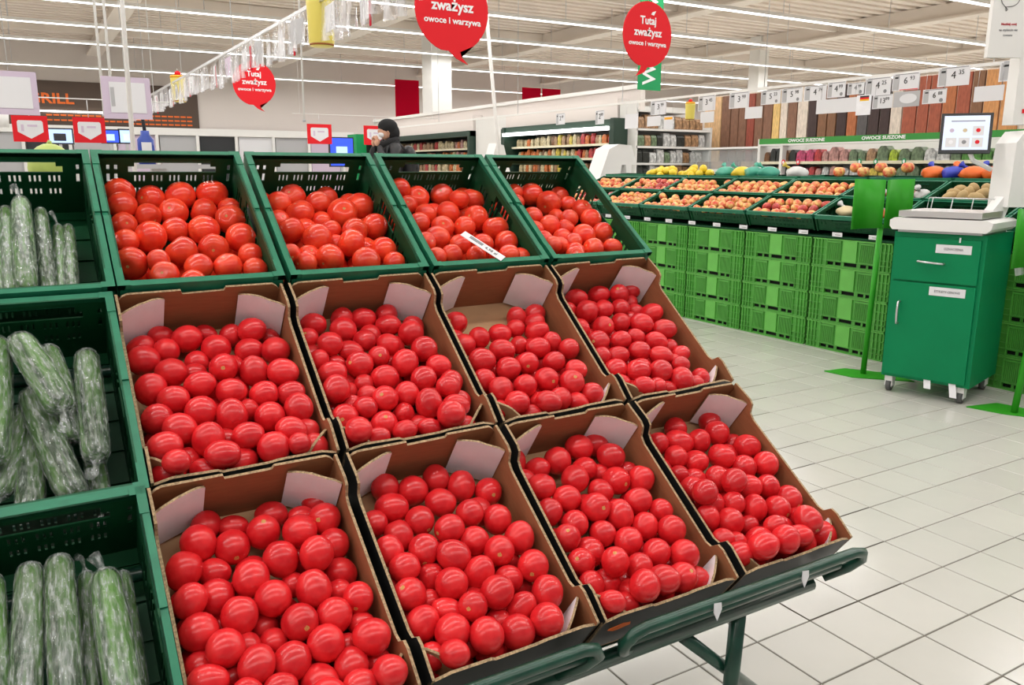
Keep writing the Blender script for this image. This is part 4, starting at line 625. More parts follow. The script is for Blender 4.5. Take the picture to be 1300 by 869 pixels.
for (r, c), txt in TOMATOES.items():
    M = row_frame(r, c)
    kind = 'round' if r == 0 else 'plum'
    where = ('in the %s crate of the back row' % (COLN[c] + (' tomato' if c in (0, 3) else ''))) if r == 0 else 'in the %s cardboard box of the %s' % (COLN[c], ROWN[r])
    lb = 'smooth red %s tomato lying %s' % (kind, where); gp = '%s tomatoes %s' % (kind, where)
    bl = band_labels([(i, int(q.split()[0]), int(q.split()[1])) for i, q in enumerate(txt.split(';')) if q.split()[9] == '1'], 6)
    short = SHORT.get((r, c), '%s box, %s' % (CS[c], ROWN[r]))
    for qi, q in enumerate(txt.split(';')):
        u, v, n_, R_, asp, ax, ay, az, sc, ind = [int(s) for s in q.split()]
        me = rt_.choice(ROUND if r == 0 else PLUM)
        d = M.to_3x3() @ Vector((ax, -ay, az)); d.normalize()
        p = M @ Vector((u / 1e4, -v / 1e4, n_ / 1e4)); R_ /= 1e4 / (1.07 if r else 1.05); asp /= 100
        # equal volume: long axis R*a, others R/sqrt(a)
        sl = R_ * asp ** .66; ss = R_ / asp ** .33
        if r == 0: sl, ss = R_ * .93, R_ * 1.04
        rot = d.to_track_quat('Z', 'Y').to_matrix().to_4x4() @ Matrix.Rotation(rt_.uniform(0, 6.28), 4, 'Z')
        MW = Matrix.Translation(p) @ rot @ Matrix.Diagonal((ss, ss, sl, 1))
        if ind:
            o = link(me, '%s_tomato' % kind); o.matrix_world = MW
            if ind == 1: tag(o, '%s tomato, %s, %s' % ('scarred' if sc else 'smooth', bl[qi], short), 'tomato', gp)
            else: tag(o, 'round tomato mostly hidden beneath the others, %s' % short, 'tomato', 'tomatoes beneath the others, %s' % short)
            if sc:
                s_ = link(SCAR, 'stem_scar', o, (0, 0, (1 - .15) if r == 0 else .945)); s_.scale = (1.25 if r == 0 else 1.0,) * 2 + (1,)
        else:
            rest.grid([MW @ w_.co for w_ in me.vertices], [tuple(f.vertices) for f in me.polygons], 'tomato_plum')
tag(rest.obj('plum_tomato_pile'), 'the many half-hidden plum tomatoes deep in the cardboard boxes', 'tomatoes', kind='stuff')
# fallen price slip on the third crate of round tomatoes
t = empty('price_slip', 'white barcode slip lying on the round tomatoes of the third crate', 'label', M=MF(*SLIP_FRAME))
b = MB(); b.box((-.055, -.0105, -.0004), (.055, .0105, .0004), 'paper'); b.obj('paper_strip', t)
b = MB()
for k in range(16): b.box((-.036 + k * .0022, -.002, .0004), (-.036 + k * .0022 + .0012, .007, .0007), 'text_black')
b.obj('barcode', t)
text_obj('4,98 zł', .012, 'text_black', Matrix.Translation((.022, 0, .0006)), t, depth=.0003)

# -------- cucumbers in cling film
def make_cucumber(p, q, rad, label, group, bend=0.0, seed=0, tail=1):
    rnd = random.Random(seed); p = Vector(p); q = Vector(q); d = q - p; L = d.length
    rotm = d.to_track_quat('Z', 'X').to_matrix().to_4x4(); t = empty('cucumber', label, 'cucumber', group=group, M=Matrix.Translation(p) @ rotm)
    def tubev(k, r0, wob, mat, name, ext=0.0, n=18, m=26):
        vs = []; pts = []
        for i in range(m + 1):
            f = i / m; z = f * L; prof = min(1.0, (1 - (1 - min(f / .10, 1)) ** 2.2) ** .5, (1 - (1 - min((1 - f) / .10, 1)) ** 2.2) ** .5) * (.90 + .10 * math.sin(f * 3.0))
            cx = bend * math.sin(f * math.pi); 
            for j in range(n):
                a = 2 * math.pi * j / n; rr = r0 * max(prof, .02) * (1 + wob * rnd.uniform(-1, 1) + .018 * math.cos(a * 9 + 2))
                vs.append((cx + rr * math.cos(a), rr * math.sin(a), z + (ext * (f - .5))))
        fs = [(i * n + j, i * n + (j + 1) % n, (i + 1) * n + (j + 1) % n, (i + 1) * n + j) for i in range(m) for j in range(n)]
        fs += [tuple(reversed(range(n))), tuple(m * n + j for j in range(n))]
        b = MB(); b.grid(vs, fs, mat); return b
    tubev(0, rad * .93, 0, 'cucumber_skin', 'skin').obj('body', t)
    wr = tubev(1, rad * 1.0, .035, 'cling_film', 'wrap', .006)
    # twisted end of the film
    if tail:
        zt = 0 if tail < 0 else L; s = -1 if tail < 0 else 1
        pts = [(0, 0, zt - s * .008), (rnd.uniform(-.002, .002), .002, zt + s * .006), (rnd.uniform(-.006, .006), .004, zt + s * .018), (rnd.uniform(-.012, .012), .010, zt + s * .030)]
        wr.tube(pts, [rad * .5, rad * .18, rad * .28, rad * .42], 'cling_film', 9)
    w_ = wr.obj('plastic_wrap', t)
    return t
CUKE_TXT = ['in the back row crate', 'in the middle row crate', 'in the front row crate']
for r, lst in enumerate(CUKES):
    M = row_frame(r, -1)
    for k, (a, c, rad, bend, tail, lb) in enumerate(lst):
        p = M @ Vector((a[0], -a[1], a[2])); q = M @ Vector((c[0], -c[1], c[2]))
        make_cucumber(p, q, rad, lb, 'wrapped cucumbers %s' % CUKE_TXT[r], bend, r * 20 + k, tail)
o = lp.obj('printed_logo'); o.matrix_world = row_frame(2, 2)
o.data.transform(Matrix.Identity(4))
tgt = [x for x in bpy.data.objects if x.name.startswith('cardboard_box') and x.get('label') == 'open cardboard box of plum tomatoes, third from the left of the front row'][0]
o.parent = tgt; o.matrix_world = tgt.matrix_world.copy(); o.matrix_basis = Matrix.Identity(4)
# ---------------------------------------------------------------- apple stand: stacks of light green crates
SX = 3.61
def light_crate(label):
    t = empty('stacking_crate', label, 'crate', group='light green stacking crates under the fruit')
    W, D, H = .584, .395, .182          # local: x 0..D away from the aisle, y 0..W, z 0..H ; front face at x = 0
    b = MB(); b.box((.012, .006, .004), (D, W - .006, .012), 'crate_light')
    b.box((D - .004, .006, .012), (D, W - .006, H - .006), 'crate_light'); b.box((.012, .006, .012), (D, .010, H - .006), 'crate_light'); b.box((.012, W - .010, .012), (D, W - .006, H - .006), 'crate_light'); b.obj('body', t)
    M = MF((.014, W, 0), (0, -1, 0), (0, 0, 1), (-1, 0, 0))
    holes = [(.118, .009, .163, .034), (.178, .009, .223, .034), (.246, .009, .340, .038), (.366, .009, .410, .034), (.424, .009, .468, .034)]
    b = MB(); b.panel(W, H, .004, holes, 'crate_light', M)
    b.box((0, 0, H - .007), (.014, W, H), 'crate_light_panel'); b.box((0, 0, .038), (.012, W, .043), 'crate_light'); b.box((0, 0, 0), (.014, W, .008), 'crate_light')
    for y in (.018, .045, .072, .112, W - .112, W - .072, W - .045, W - .018): b.box((0, y - .003, .0), (.012, y + .003, H), 'crate_light')
    for z in (.07, .12): b.box((.001, 0, z), (.011, .11, z + .005), 'crate_light'); b.box((.001, W - .11, z), (.011, W, z + .005), 'crate_light')
    b.obj('front_wall', t)
    b = MB(); b.box((.024, .02, .012), (.03, W - .02, H - .01), 'crate_shade'); b.obj('shade_sheet', t)  # near-black sheet stands in for the shade behind the hand holes
    b = MB(); b.box((.0, .245, .043), (.011, .347, H - .008), 'crate_light_panel'); b.obj('centre_panel', t)
    for y0 in (.122, .366):
        b = MB(); b.box((.002, y0, .044), (.010, y0 + .104, .048), 'crate_light'); b.box((.002, y0, H - .024), (.010, y0 + .104, H - .012), 'crate_light')
        for k in range(11): b.box((.003, y0 + k * .0098, .046), (.0095, y0 + k * .0098 + .0052, H - .02), 'crate_light')
        b.obj('grille', t)
    return t
Y0 = 1.195; PY = .603
lc = None
SECT = ['stack by the green stand'] + ['%s stack left of the green stand' % q for q in ORD[:5]]
LAY = ['bottom', 'second from the floor', 'third from the floor', 'topmost']
for k in range(-2, 6):
    for z in range(4):
        if k >= 0: lb = 'light green crate, %s, %s' % (LAY[z], SECT[k])
        elif k == -1: lb = 'light green stacking crate, %s, in the stack hidden by the cabinet' % LAY[z]
        else: lb = 'light green stacking crate, %s, in the stack right of the cabinet' % LAY[z]
        if lc is None: lc = light_crate(lb); lc.location = (SX, Y0 + PY * k + .004, z * .184); bpy.context.view_layer.update()
        else: copy_tree(lc, loc=(SX, Y0 + PY * k + .004, z * .184), label=lb)
# tilted dark crates
def tilt_frame(xb, y1, zb, ang):
    a = math.radians(ang); return MF((xb, y1, zb), (0, -1, 0), (math.cos(a), 0, math.sin(a)), (-math.sin(a), 0, math.cos(a)))
pr = make_crate(.592, .285, .115, 'x', 'dark green display crates of the fruit stand', 'display_crate')
bpy.context.view_layer.update()
FR = ['beside the scale cabinet', 'by the green stand', 'first left of the green stand', 'second left of the green stand', 'third left of the green stand', 'fourth left of the green stand', 'fifth left of the green stand']
first = True
ra = random.Random(21)
def apple_mesh(mat, s):
    b = MB(); n, m = 12, 9; vs = []
    for i in range(m + 1):
        t_ = math.pi * i / m
        for k in range(n):
            a = 2 * math.pi * k / n; vs.append((math.sin(t_) * math.cos(a), math.sin(t_) * math.sin(a), .92 * math.cos(t_) - .28 * math.exp(-(t_ / .35) ** 2) + .12 * math.exp(-((math.pi - t_) / .35) ** 2)))
    b.grid(vs, [(i * n + k, (i + 1) * n + k, (i + 1) * n + (k + 1) % n, i * n + (k + 1) % n) for i in range(m) for k in range(n)], mat)
    return b.mesh('apple')
AP = {k: apple_mesh(k, 0) for k in ('apple', 'apple_yellow', 'apple_dark')}
POT = MB(); POT.sphere((0, 0, 0), (1.25, .9, .8), 'potato'); POT = POT.mesh('potato')
def pear_mesh():
    b = MB(); pts = [(0, 0, z) for z in (-1, -.9, -.5, 0, .5, .9, 1.3, 1.5)]; b.tube(pts, [.2, .6, .95, 1, .75, .5, .35, .1], 'pear', 10); return b.mesh('pear')
PEAR = pear_mesh()
for row, (xb, zb, ang, nr, rn) in enumerate(((3.868, .992, 23, 3, 'lower row'), (4.13, 1.108, 22, 3, 'upper row'))):
    for k in range(-2, 6):
        M = tilt_frame(xb, Y0 + PY * (k + 1) - .003, zb, ang)
        where = FR[k + 1] if k >= -1 else 'right of the scale cabinet'
        lb = 'dark green display crate in the %s, %s' % (rn, where)
        if first: pr.matrix_world = M; pr['label'] = lb; first = False
        else: copy_tree(pr, M=M, label=lb)
        if k >= 1 or (k == 0 and row == 0 and False):
            pal = [('apple', 'apple', 'apple_yellow'), ('apple_dark', 'apple', 'apple_yellow'), ('apple', 'apple_yellow'), ('apple_yellow', 'apple_yellow', 'apple')][(k + row) % 4]
            col = ['red and yellow', 'dark red and yellow', 'mixed red', 'mostly yellow'][(k + row) % 4]
            for i in range(7):
                for j in range(nr):
                    R_ = ra.uniform(.034, .039); u = .05 + i * .081 + ra.uniform(-.008, .008) + (.03 if j % 2 else 0); v = .06 + j * .085 + ra.uniform(-.008, .008)
                    if u > .55 or ra.random() < .05: continue
                    p = M @ Vector((u, -v, -.030 - .004 * ra.random()))
                    ac = ra.choice(pal); o = link(AP[ac], 'apple', None, p); o.scale = (R_,) * 3; o.rotation_euler = (ra.uniform(-.8, .8), ra.uniform(-.8, .8), ra.uniform(0, 6))
                    tag(o, '%s apple, %s from left, line %s, %s, %s crate from the green stand' % ({'apple': 'red', 'apple_yellow': 'yellow', 'apple_dark': 'crimson'}[ac], ORD[i], WORD[j], rn, ORD[k]), 'apple', 'apples in the %s, %s' % (rn, where))
def bag(name, label, cat, c, s, mat, mat2, seed, group=None):
    rnd = random.Random(seed); t = empty(name, label, cat, c, rnd.uniform(0, 3), group)
    b = MB(); n, m = 14, 9; vs = []
    for i in range(m + 1):
        q = math.pi * i / m
        for k in range(n):
            a = 2 * math.pi * k / n; w_ = 1 + .12 * math.sin(3 * a + i) + rnd.uniform(-.08, .08)
            vs.append((s[0] * math.sin(q) * math.cos(a) * w_, s[1] * math.sin(q) * math.sin(a) * w_, s[2] * math.cos(q) + s[2]))
    b.grid(vs, [(i * n + k, (i + 1) * n + k, (i + 1) * n + (k + 1) % n, i * n + (k + 1) % n) for i in range(m) for k in range(n)], mat); b.obj('bag', t)
    b = MB(); b.tube([(s[0] * .6, 0, s[2] * 1.7), (s[0] * .9, .01, s[2] * 2.0), (s[0] * 1.15, .02, s[2] * 2.3)], [.012, .008, .022], mat2, 8); b.obj('tied_end', t)
    return t
# goods in the crates nearest the scale
def at_tilt(row, k, u, v, n): 
    xb, zb, ang = ((3.868, .992, 23), (4.13, 1.108, 22))[row]; return tilt_frame(xb, Y0 + PY * (k + 1) - .003, zb, ang) @ Vector((u, -v, n))
for i in range(5):
    bag('mesh_bag', '%s mesh bag of fruit, %s in the crate by the green stand' % (['dusty pink', 'white', 'dark red', 'dusty pink', 'white'][i], ['leftmost', 'second', 'third', 'fourth', 'rightmost'][i]), 'bag', at_tilt(1, 0, .08 + .1 * i, .13, -.09), (.05, .05, .04), ['pack_rose', 'pack_white', 'apple_dark', 'pack_rose', 'pack_white'][i], 'pack_white', 50 + i)
for i in range(3):
    bag('paper_bag', '%s bag of fruit in the lower crate by the green stand' % ['pale brown paper', 'white paper', 'red net'][i], 'bag', at_tilt(0, 0, .12 + .16 * i, .13, -.085), (.08, .06, .04), ['pack_cream', 'paper', 'apple'][i], 'pack_white', 60 + i)
for i in range(6):
    o = link(AP['apple' if i % 2 else 'apple_yellow'], 'apple', None, (4.17 + .05 * (i % 2), 2.06 - .1 * i, 1.16 + .03 * (i % 2))); o.scale = (.042,) * 3
    tag(o, 'large %s apple heaped above the green stand, %s from left' % ('red' if i % 2 else 'yellow', ORD[i]), 'apple', 'apples heaped behind the green stand')
for i in range(9):
    o = link(POT, 'potato', None, at_tilt(1, -1, .09 + .085 * (i % 3), .06 + .06 * (i // 3), -.035)); o.scale = (.042,) * 3; o.rotation_euler = (i, i * 2, i * 3); tag(o, 'yellowish potato, %s from left in line %s, crate behind the scale' % (ORD[i % 3], WORD[i // 3]), 'potato', 'potatoes behind the scale')
for i in range(14):
    o = link(PEAR, 'pear', None, at_tilt(1 if i < 9 else 0, -2, .08 + .1 * (i % 5), .08 + .07 * (i // 5 % 2), -.035)); o.scale = (.034,) * 3; o.rotation_euler = (1.3 + .2 * (i % 3), i * 1.3, i * 2.1); tag(o, 'pale green pear in the display crates right of the scale', 'pear', 'green pears by the scale')
# flat crates on the crown of the stand with lemons and bags
CR = None
for k in range(-2, 6):
    M = MF((4.145, Y0 + PY * k + .006, 1.125), (1, 0, 0), (0, 1, 0), (0, 0, 1)) @ Matrix.Rotation(math.pi / 2, 4, 'Z')
    M = tilt_frame(4.44, Y0 + PY * (k + 1) - .003, 1.135, 2)
    copy_tree(pr, M=M, label='dark green flat crate on the fruit stand crown, %s' % (FR[k + 1] if k >= -1 else 'right of the scale cabinet'), group='flat crates on the crown')
rl = random.Random(4)
LEM = MB(); LEM.tube([(0, 0, z) for z in (-1.25, -1.05, -.8, -.3, .3, .8, 1.05, 1.25)], [.08, .28, .7, 1, 1, .7, .28, .08], 'lemon', 12); LEM = LEM.mesh('lemon')
for (yc, n_, w_, hh) in ((4.05, 20, .24, .07), (3.62, 16, .16, .09)):
    for i in range(n_):
        a = rl.uniform(0, 6.28); q = rl.random() ** .5
        o = link(LEM, 'lemon', None, (4.29 + .10 * q * math.sin(a), yc + w_ * q * math.cos(a), 1.115 + hh * (1 - q) + .01 * rl.random())); o.scale = (.034,) * 3; o.rotation_euler = (rl.uniform(0, 3), rl.uniform(0, 3), rl.uniform(0, 3))
        tag(o, 'yellow lemon heaped on the %s of the fruit stand crown' % ('far left end' if yc > 4 else 'left middle'), 'lemon', 'lemons heaped %s' % ('far left' if yc > 4 else 'left middle'))
for i, (y, m_, nm) in enumerate(((3.3, 'bag_teal', 'teal net bag at the left'), (3.12, 'lemon', 'yellow bag between two teal net bags'), (2.98, 'bag_teal', 'teal net bag in the middle'), (2.83, 'bag_teal', 'teal net bag farther right'), (2.55, 'pack_white', 'white and yellow bag'))):
    bag('net_bag', '%s on the crown of the fruit stand' % nm, 'bag', (4.30, y, 1.09), (.085, .085, .055), m_, 'bag_teal' if m_ != 'pack_white' else 'pack_yellow', 80 + i)
for i, (y, m_, m2, nm) in enumerate(((1.42, 'orange_net', 'net_blue', 'left orange net bag with blue label'), (1.28, 'net_blue', 'orange_net', 'blue net bag between the orange ones'), (1.16, 'orange_net', 'net_blue', 'middle orange net bag'), (1.02, 'orange_net', 'net_blue', 'right orange net bag with blue label'))):
    bag('net_bag', '%s behind the scale' % nm, 'bag', (4.30, y, 1.10), (.075, .075, .050), m_, m2, 90 + i)
# support under the tilted crates
t = empty('fruit_stand', 'dark green sloping stand holding the apple crates above the light crates', 'display stand', (4.05, 2.4, 0))
for nm, lo_, hi_ in (('back_panel', (.40, -2.5, 0), (.42, 2.5, 1.0)), ('top_board', (-.02, -2.5, .985), (.40, 2.5, .998)), ('lower_board', (-.43, -2.4, .738), (-.04, 2.4, .748))):
    b = MB(); b.box(lo_, hi_, 'crate_green'); b.obj(nm, t)
for i in range(12):
    y = 1.32 + i * .27
    t = empty('shelf_tag', 'small white price tag under the dark crates, %s from the green stand' % ORD[i], 'tag', (3.598, y, .765), group='price tags on the fruit stand')
    b = MB(); b.box((0, -.038, -.013), (.003, .038, .013), 'paper'); b.obj('card', t)
    b = MB(); b.box((-.0006, -.028, -.004), (0, .015, .000), 'text_grey'); b.obj('print_line', t)

# ---------------------------------------------------------------- price rail over the fruit stand
t = empty('price_rail', 'white hanging rail of price cards over the fruit stand', 'rail', (4.8, 4, 1.86))
b = MB(); b.box((-.008, -6, 0), (.008, 8, .022), 'white_paint'); b.obj('bar', t)
for y in (-2.6, -.6, 1.4, 3.6, 6.0):
    b = MB(); b.tube([(0, y, .02), (0, y, CZ - .06 - 1.86)], .004, 'steel', 6); b.obj('hanger', t)
def price_card(y0, y1, zt, zb, main, sup, label, x=4.79, dot=False, base='paper', red=False):
    w_, h_ = abs(y0 - y1), zt - zb; t = empty('price_card', label, 'price card', (x, max(y0, y1), zb), group='price cards over the fruit stand')
    b = MB(); b.box((0, -w_, 0), (.003, 0, h_), base); b.obj('card', t)
    M = lambda a, c: FACE_NEG_X(-.001, -a, c)
    if zt < 1.80:
        for q in (.1, .9): b = MB(); b.tube([(.002, -w_ * q, h_), (.006, -w_ * q, 1.862 - zb)], .0012, 'steel', 5); b.obj('wire', t)
    if main is not None:
        b = MB(); b.box((-.001, -w_ * .26, h_ * .06), (0, -w_ * .04, h_ * .92), 'grey_plastic'); b.obj('side_strip', t)
        b = MB(); b.box((-.002, -w_ * .24, h_ * .72), (-.001, -w_ * .10, h_ * .82), 'text_black'); b.obj('strip_mark', t)
        text_obj(main, h_ * .55, 'text_black', M(w_ * .50, h_ * .55), t); text_obj(sup, h_ * .33, 'text_black', M(w_ * .74, h_ * .68), t)
        b = MB(); b.box((-.001, -w_ * .95, h_ * .93), (0, -w_ * .10, h_ * .97), 'text_grey'); b.obj('print_line', t)
    if dot:
        b = MB(); b.prism([(.5 * .028 * math.cos(k * .524), .5 * .028 * math.sin(k * .524)) for k in range(12)], 0, .001, 'text_grey', M(w_ * .8, h_ * .2)); b.obj('round_mark', t)
    if red:
        b = MB(); b.box((-.001, -w_ * .98, .002), (0, -w_ * .3, .007), 'sign_red'); b.obj('red_line', t)
    return t
CARDS = [(3.42, 3.2, 1.85, 1.73, '5', '23', 1), (3.19, 2.97, 1.85, 1.73, '5', '98', 1), (2.95, 2.73, 1.85, 1.73, '4', '74', 0), (2.72, 2.55, 1.86, 1.74, '4', '99', 1), (2.53, 2.38, 1.84, 1.75, '4', '99', 1), (2.37, 2.15, 1.86, 1.73, '4', '25', 1), (2.14, 1.92, 1.87, 1.75, '6', '93', 0), (1.78, 1.55, 1.88, 1.75, '4', '35', 0), (1.35, 1.10, 1.88, 1.75, '5', '49', 0), (2.29, 2.12, 1.73, 1.63, '13', '99', 0), (1.88, 1.70, 1.74, 1.64, '6', '88', 1), (4.91, 4.67, 1.86, 1.72, '3', '99', 0), (4.21, 3.98, 1.86, 1.72, '3', '45', 0), (3.8, 3.56, 1.86, 1.72, '3', '99', 0), (5.87, 5.71, 1.82, 1.67, '2', '99', 0), (6.68, 6.49, 1.83, 1.70, '2', '49', 0)]
seen = {}
for i, (y0, y1, zt, zb, a, s, d) in enumerate(CARDS):
    pos = {3: 'left of a twin card', 4: 'right one of the twins', 9: 'hanging low', 10: 'hanging low', 11: 'far left above the flat shelf', 13: 'next to a small red marker', 14: 'in front of the fridge end', 15: 'in front of the fridge middle'}.get(i, 'on the upper rail')
    POSW = ['leftmost of the close run above the header shelf', 'second of the close run, left of the twins', 'just left of the twin cards', 'left one of the twin cards', 'right one of the twin cards', 'between the twins and the card with a red line', 'with a red line, above the oval', 'standing alone above the touch screen', 'largest, at the right photo edge', 'hanging low left of the oval card', 'hanging low right of the oval card', 'far left above the salad shelf', 'right of the small fly trap', 'next to a small red marker', 'in front of the near fridge end', 'in front of the near fridge middle']
    price_card(y0, y1, zt, zb, a, s, 'white price card %s' % POSW[i], x=4.79 if zt > 1.78 else 4.785, dot=bool(d), red=i in (6, 8)); continue
    price_card(y0, y1, zt, zb, a, s, 'white card reading %s,%s, %s, %s' % (a, s, {0: 'left of the 5,98 card', 1: 'left of the 4,74 card', 2: 'second left of the twin cards', 5: 'left of the 6,93 card', 6: 'right of the 4,25 card', 7: 'with a gap on both sides', 8: 'nearest the photo edge', 12: 'right of the small fly trap'}.get(i, ''), pos) if i in (0, 1, 2, 5, 6, 7, 8, 12) else 'white price card reading %s,%s, %s' % (a, s, pos), x=4.79 if zt > 1.78 else 4.785, dot=bool(d), red=i in (6, 8))
for (y0, y1, zt, zb, lb) in ((2.81, 2.41, 1.73, 1.62, 'wide blank white card under the two 4,99 cards'), (1.5, 1.3, 1.73, 1.63, 'blank white card hanging below the 5,49 card'), (3.59, 3.39, 1.72, 1.62, 'blank white card left of the 5,23 card, hanging low'), (4.95, 4.74, 1.71, 1.61, 'white card with a small black mark at the far left'), (4.16, 3.98, 1.71, 1.61, 'blank white card right of the small fly trap'), (5.32, 5.1, 1.75, 1.6, 'pale card in front of the dark fridge side')):
    price_card(y0, y1, zt, zb, None, '', lb, x=4.782)
# oval card, flag card, red marker
t = price_card(2.11, 1.90, 1.74, 1.63, None, '', 'grey price card with a white oval hanging below the 6,93 card', base='grey_plastic', x=4.782)
b = MB(); b.prism([(.07 * math.cos(k * .3927), .035 * math.sin(k * .3927)) for k in range(16)], 0, .0015, 'paper', FACE_NEG_X(-.001, -.12, .058)); b.obj('oval_mark', t)
t = price_card(2.43, 2.30, 1.74, 1.59, None, '', 'pale card with a small black red gold flag', x=4.781, base='box_white')
for k, m_ in enumerate(('flag_gold', 'sign_red', 'flag_black')):
    b = MB(); b.box((-.001, -.11, .105 + .013 * k), (0, -.03, .118 + .013 * k), m_); b.obj('flag_stripe', t)
t = price_card(4.69, 4.55, 1.70, 1.57, None, '', 'white card with an orange top left of the small fly trap', x=4.782)
b = MB(); b.box((-.001, -.13, .095), (0, -.01, .118), 'trap_cap'); b.obj('orange_band', t)

def fly_trap(loc_, s, label):
    t = empty('fly_trap', label, 'fly trap', loc_, group='yellow fly traps')
    b = MB(); b.tube([(0, 0, z * s) for z in (0, .01, .22, .245)], [q * s for q in (.066, .070, .076, .078)], 'trap_yellow', 20); b.obj('bottle', t)
    b = MB(); b.tube([(0, 0, .245 * s), (0, 0, .268 * s)], [.082 * s, .074 * s], 'trap_cap', 20); b.obj('collar', t)
    b = MB(); b.tube([(0, 0, .268 * s), (0, 0, .30 * s), (0, 0, .315 * s)], [.034 * s, .030 * s, .012 * s], 'sign_red', 14); b.obj('cap', t)
    b = MB(); b.tube([(0, 0, .002 * s), (0, 0, .012 * s)], [.0675 * s, .0712 * s], 'trap_liquid', 20); b.obj('liquid', t)
    b = MB(); b.tube([(0, 0, .31 * s), (0, 0, .34 * s)], .003, 'steel', 6); b.obj('hook', t)
    return t
fly_trap((.52, 2.46, 1.795), .92, 'large yellow fly trap bottle hanging nearest on the left price rail')
fly_trap((.56, 7.2, 1.83), .95, 'small looking yellow fly trap farther along the left price rail')
fly_trap((4.77, 4.295, 1.645), .62, 'yellow fly trap hanging from the rail over the apples')

# ---------------------------------------------------------------- left price rail with plastic sleeves
t = empty('price_rail', 'steel rail with hanging clear plastic sleeves running toward the grill sign', 'rail', (.5, 1, 2.0))
b = MB(); b.box((-.006, -1.2, 0), (.006, 10, .018), 'steel'); b.obj('bar', t)
for y in (-.6, 1.0, 3.4, 5.6, 8.2): b = MB(); b.tube([(0, y, .03), (0, y, CZ - .06 - 2.0)], .004, 'steel', 6); b.obj('hanger', t)
rs = random.Random(9)
y = 1.0; i = 0
while y < 10.5:
    w_ = rs.uniform(.16, .24); h_ = rs.uniform(.16, .22); t = empty('plastic_sleeve', 'clear crinkled plastic sleeve on the left price rail, %s from its near end' % ORD[i], 'plastic sleeve', (.5, y, 1.995), rs.uniform(-.15, .15), 'clear sleeves on the left rail')
    vs = [(.02 * math.sin(a * 1.9 + i) * c / 4, a * w_ / 6, -c * h_ / 4) for c in range(5) for a in range(7)]
    b = MB(); b.grid(vs, [(c * 7 + a, c * 7 + a + 1, c * 7 + a + 8, c * 7 + a + 7) for c in range(4) for a in range(6)], 'clear_sleeve'); b.obj('sleeve', t)
    if i % 3 == 1: b = MB(); b.box((-.004, .02, -h_ * .9), (-.002, w_ - .02, -h_ * .15), rs.choice(['paper', 'paper', 'lilac', 'grey_plastic'])); b.obj('insert_card', t)
    if i % 7 == 4: b = MB(); b.box((-.005, .03, -h_ * 1.1), (-.003, .06, -h_ * .2), 'banner_red'); b.obj('red_slip', t)
    y += w_ * .8; i += 1

# ---------------------------------------------------------------- round red hanging signs
def balloon(c, R_, tail, label):
    t = empty('hanging_sign', label, 'sign', c, group='round red weighing signs')
    n = 40; pts = []
    for k in range(n):
        a = 2 * math.pi * k / n - math.pi / 2; pts.append((R_ * math.cos(a), R_ * 1.02 * math.sin(a)))
    i0 = int(n * (.03 if tail > 0 else -.05)) % n
    if tail > 0: pts = pts[1:-1] + [(-.02 * R_ * 5, -R_ * .98), (R_ * .10, -R_ * 1.15), (R_ * .42, -R_ * 1.28), (R_ * .24, -R_ * 1.12), (R_ * .20, -R_ * .99)]
    else: pts = pts[1:-1] + [(-R_ * .22, -R_ * .96), (-R_ * .26, -R_ * 1.10), (-R_ * .42, -R_ * 1.30), (-R_ * .10, -R_ * 1.18), (R_ * .04, -R_ * 1.0)]
    pts = [p for i, p in enumerate(pts)]
    b = MB(); b.prism(pts, 0, .012, 'sign_red', FACE_NEG_Y(0, .006, 0)); b.obj('board', t)
    for txt, sz, z, wd in (('Tutaj', .34, .42, .66), ('zważysz', .34, .06, 1.16), ('owoce i warzywa', .21, -.28, 1.56)):
        text_obj(txt, sz * R_, 'text_white', FACE_NEG_Y(0, -.0075, z * R_), t, bold=.0022 if sz > .3 else .0011, width=wd * R_)
    b = MB(); b.prism([(.10 * R_, .62 * R_), (.22 * R_, .60 * R_), (.30 * R_, .74 * R_), (.16 * R_, .70 * R_)], 0, .002, 'text_white', FACE_NEG_Y(0, -.0075, 0)); b.obj('leaf_mark', t)
    b = MB(); b.tube([(0, 0, R_), (0, 0, CZ - .06 - c[2])], .002, 'steel', 5); b.obj('wire', t)
    return t
balloon((3.605, 3.57, 2.244), .25, -1, 'round red hanging sign in front of the green banner')
balloon((1.492, 2.885, 2.135), .25, 1, 'large round red hanging sign cut by the top of the photo')
balloon((1.688, 8.729, 2.195), .26, 1, 'small looking round red hanging sign above the left of the tomato crates')
t = empty('hanging_banner', 'green banner with white upright letters behind the right red sign', 'banner', (7.33, 8.0, 2.33))
b = MB(); b.box((-.22, -.005, 0), (.22, .005, 1.75), 'banner_green'); b.obj('cloth', t)
text_obj('WARZYWA', .34, 'text_white', FACE_NEG_Y(0, -.007, .88) @ Matrix.Rotation(math.pi / 2, 4, 'Z'), t, bold=.006, width=1.62)
b = MB(); b.tube([(0, 0, 1.75), (0, 0, CZ - .06 - 2.33)], .004, 'steel', 5); b.obj('wire', t)
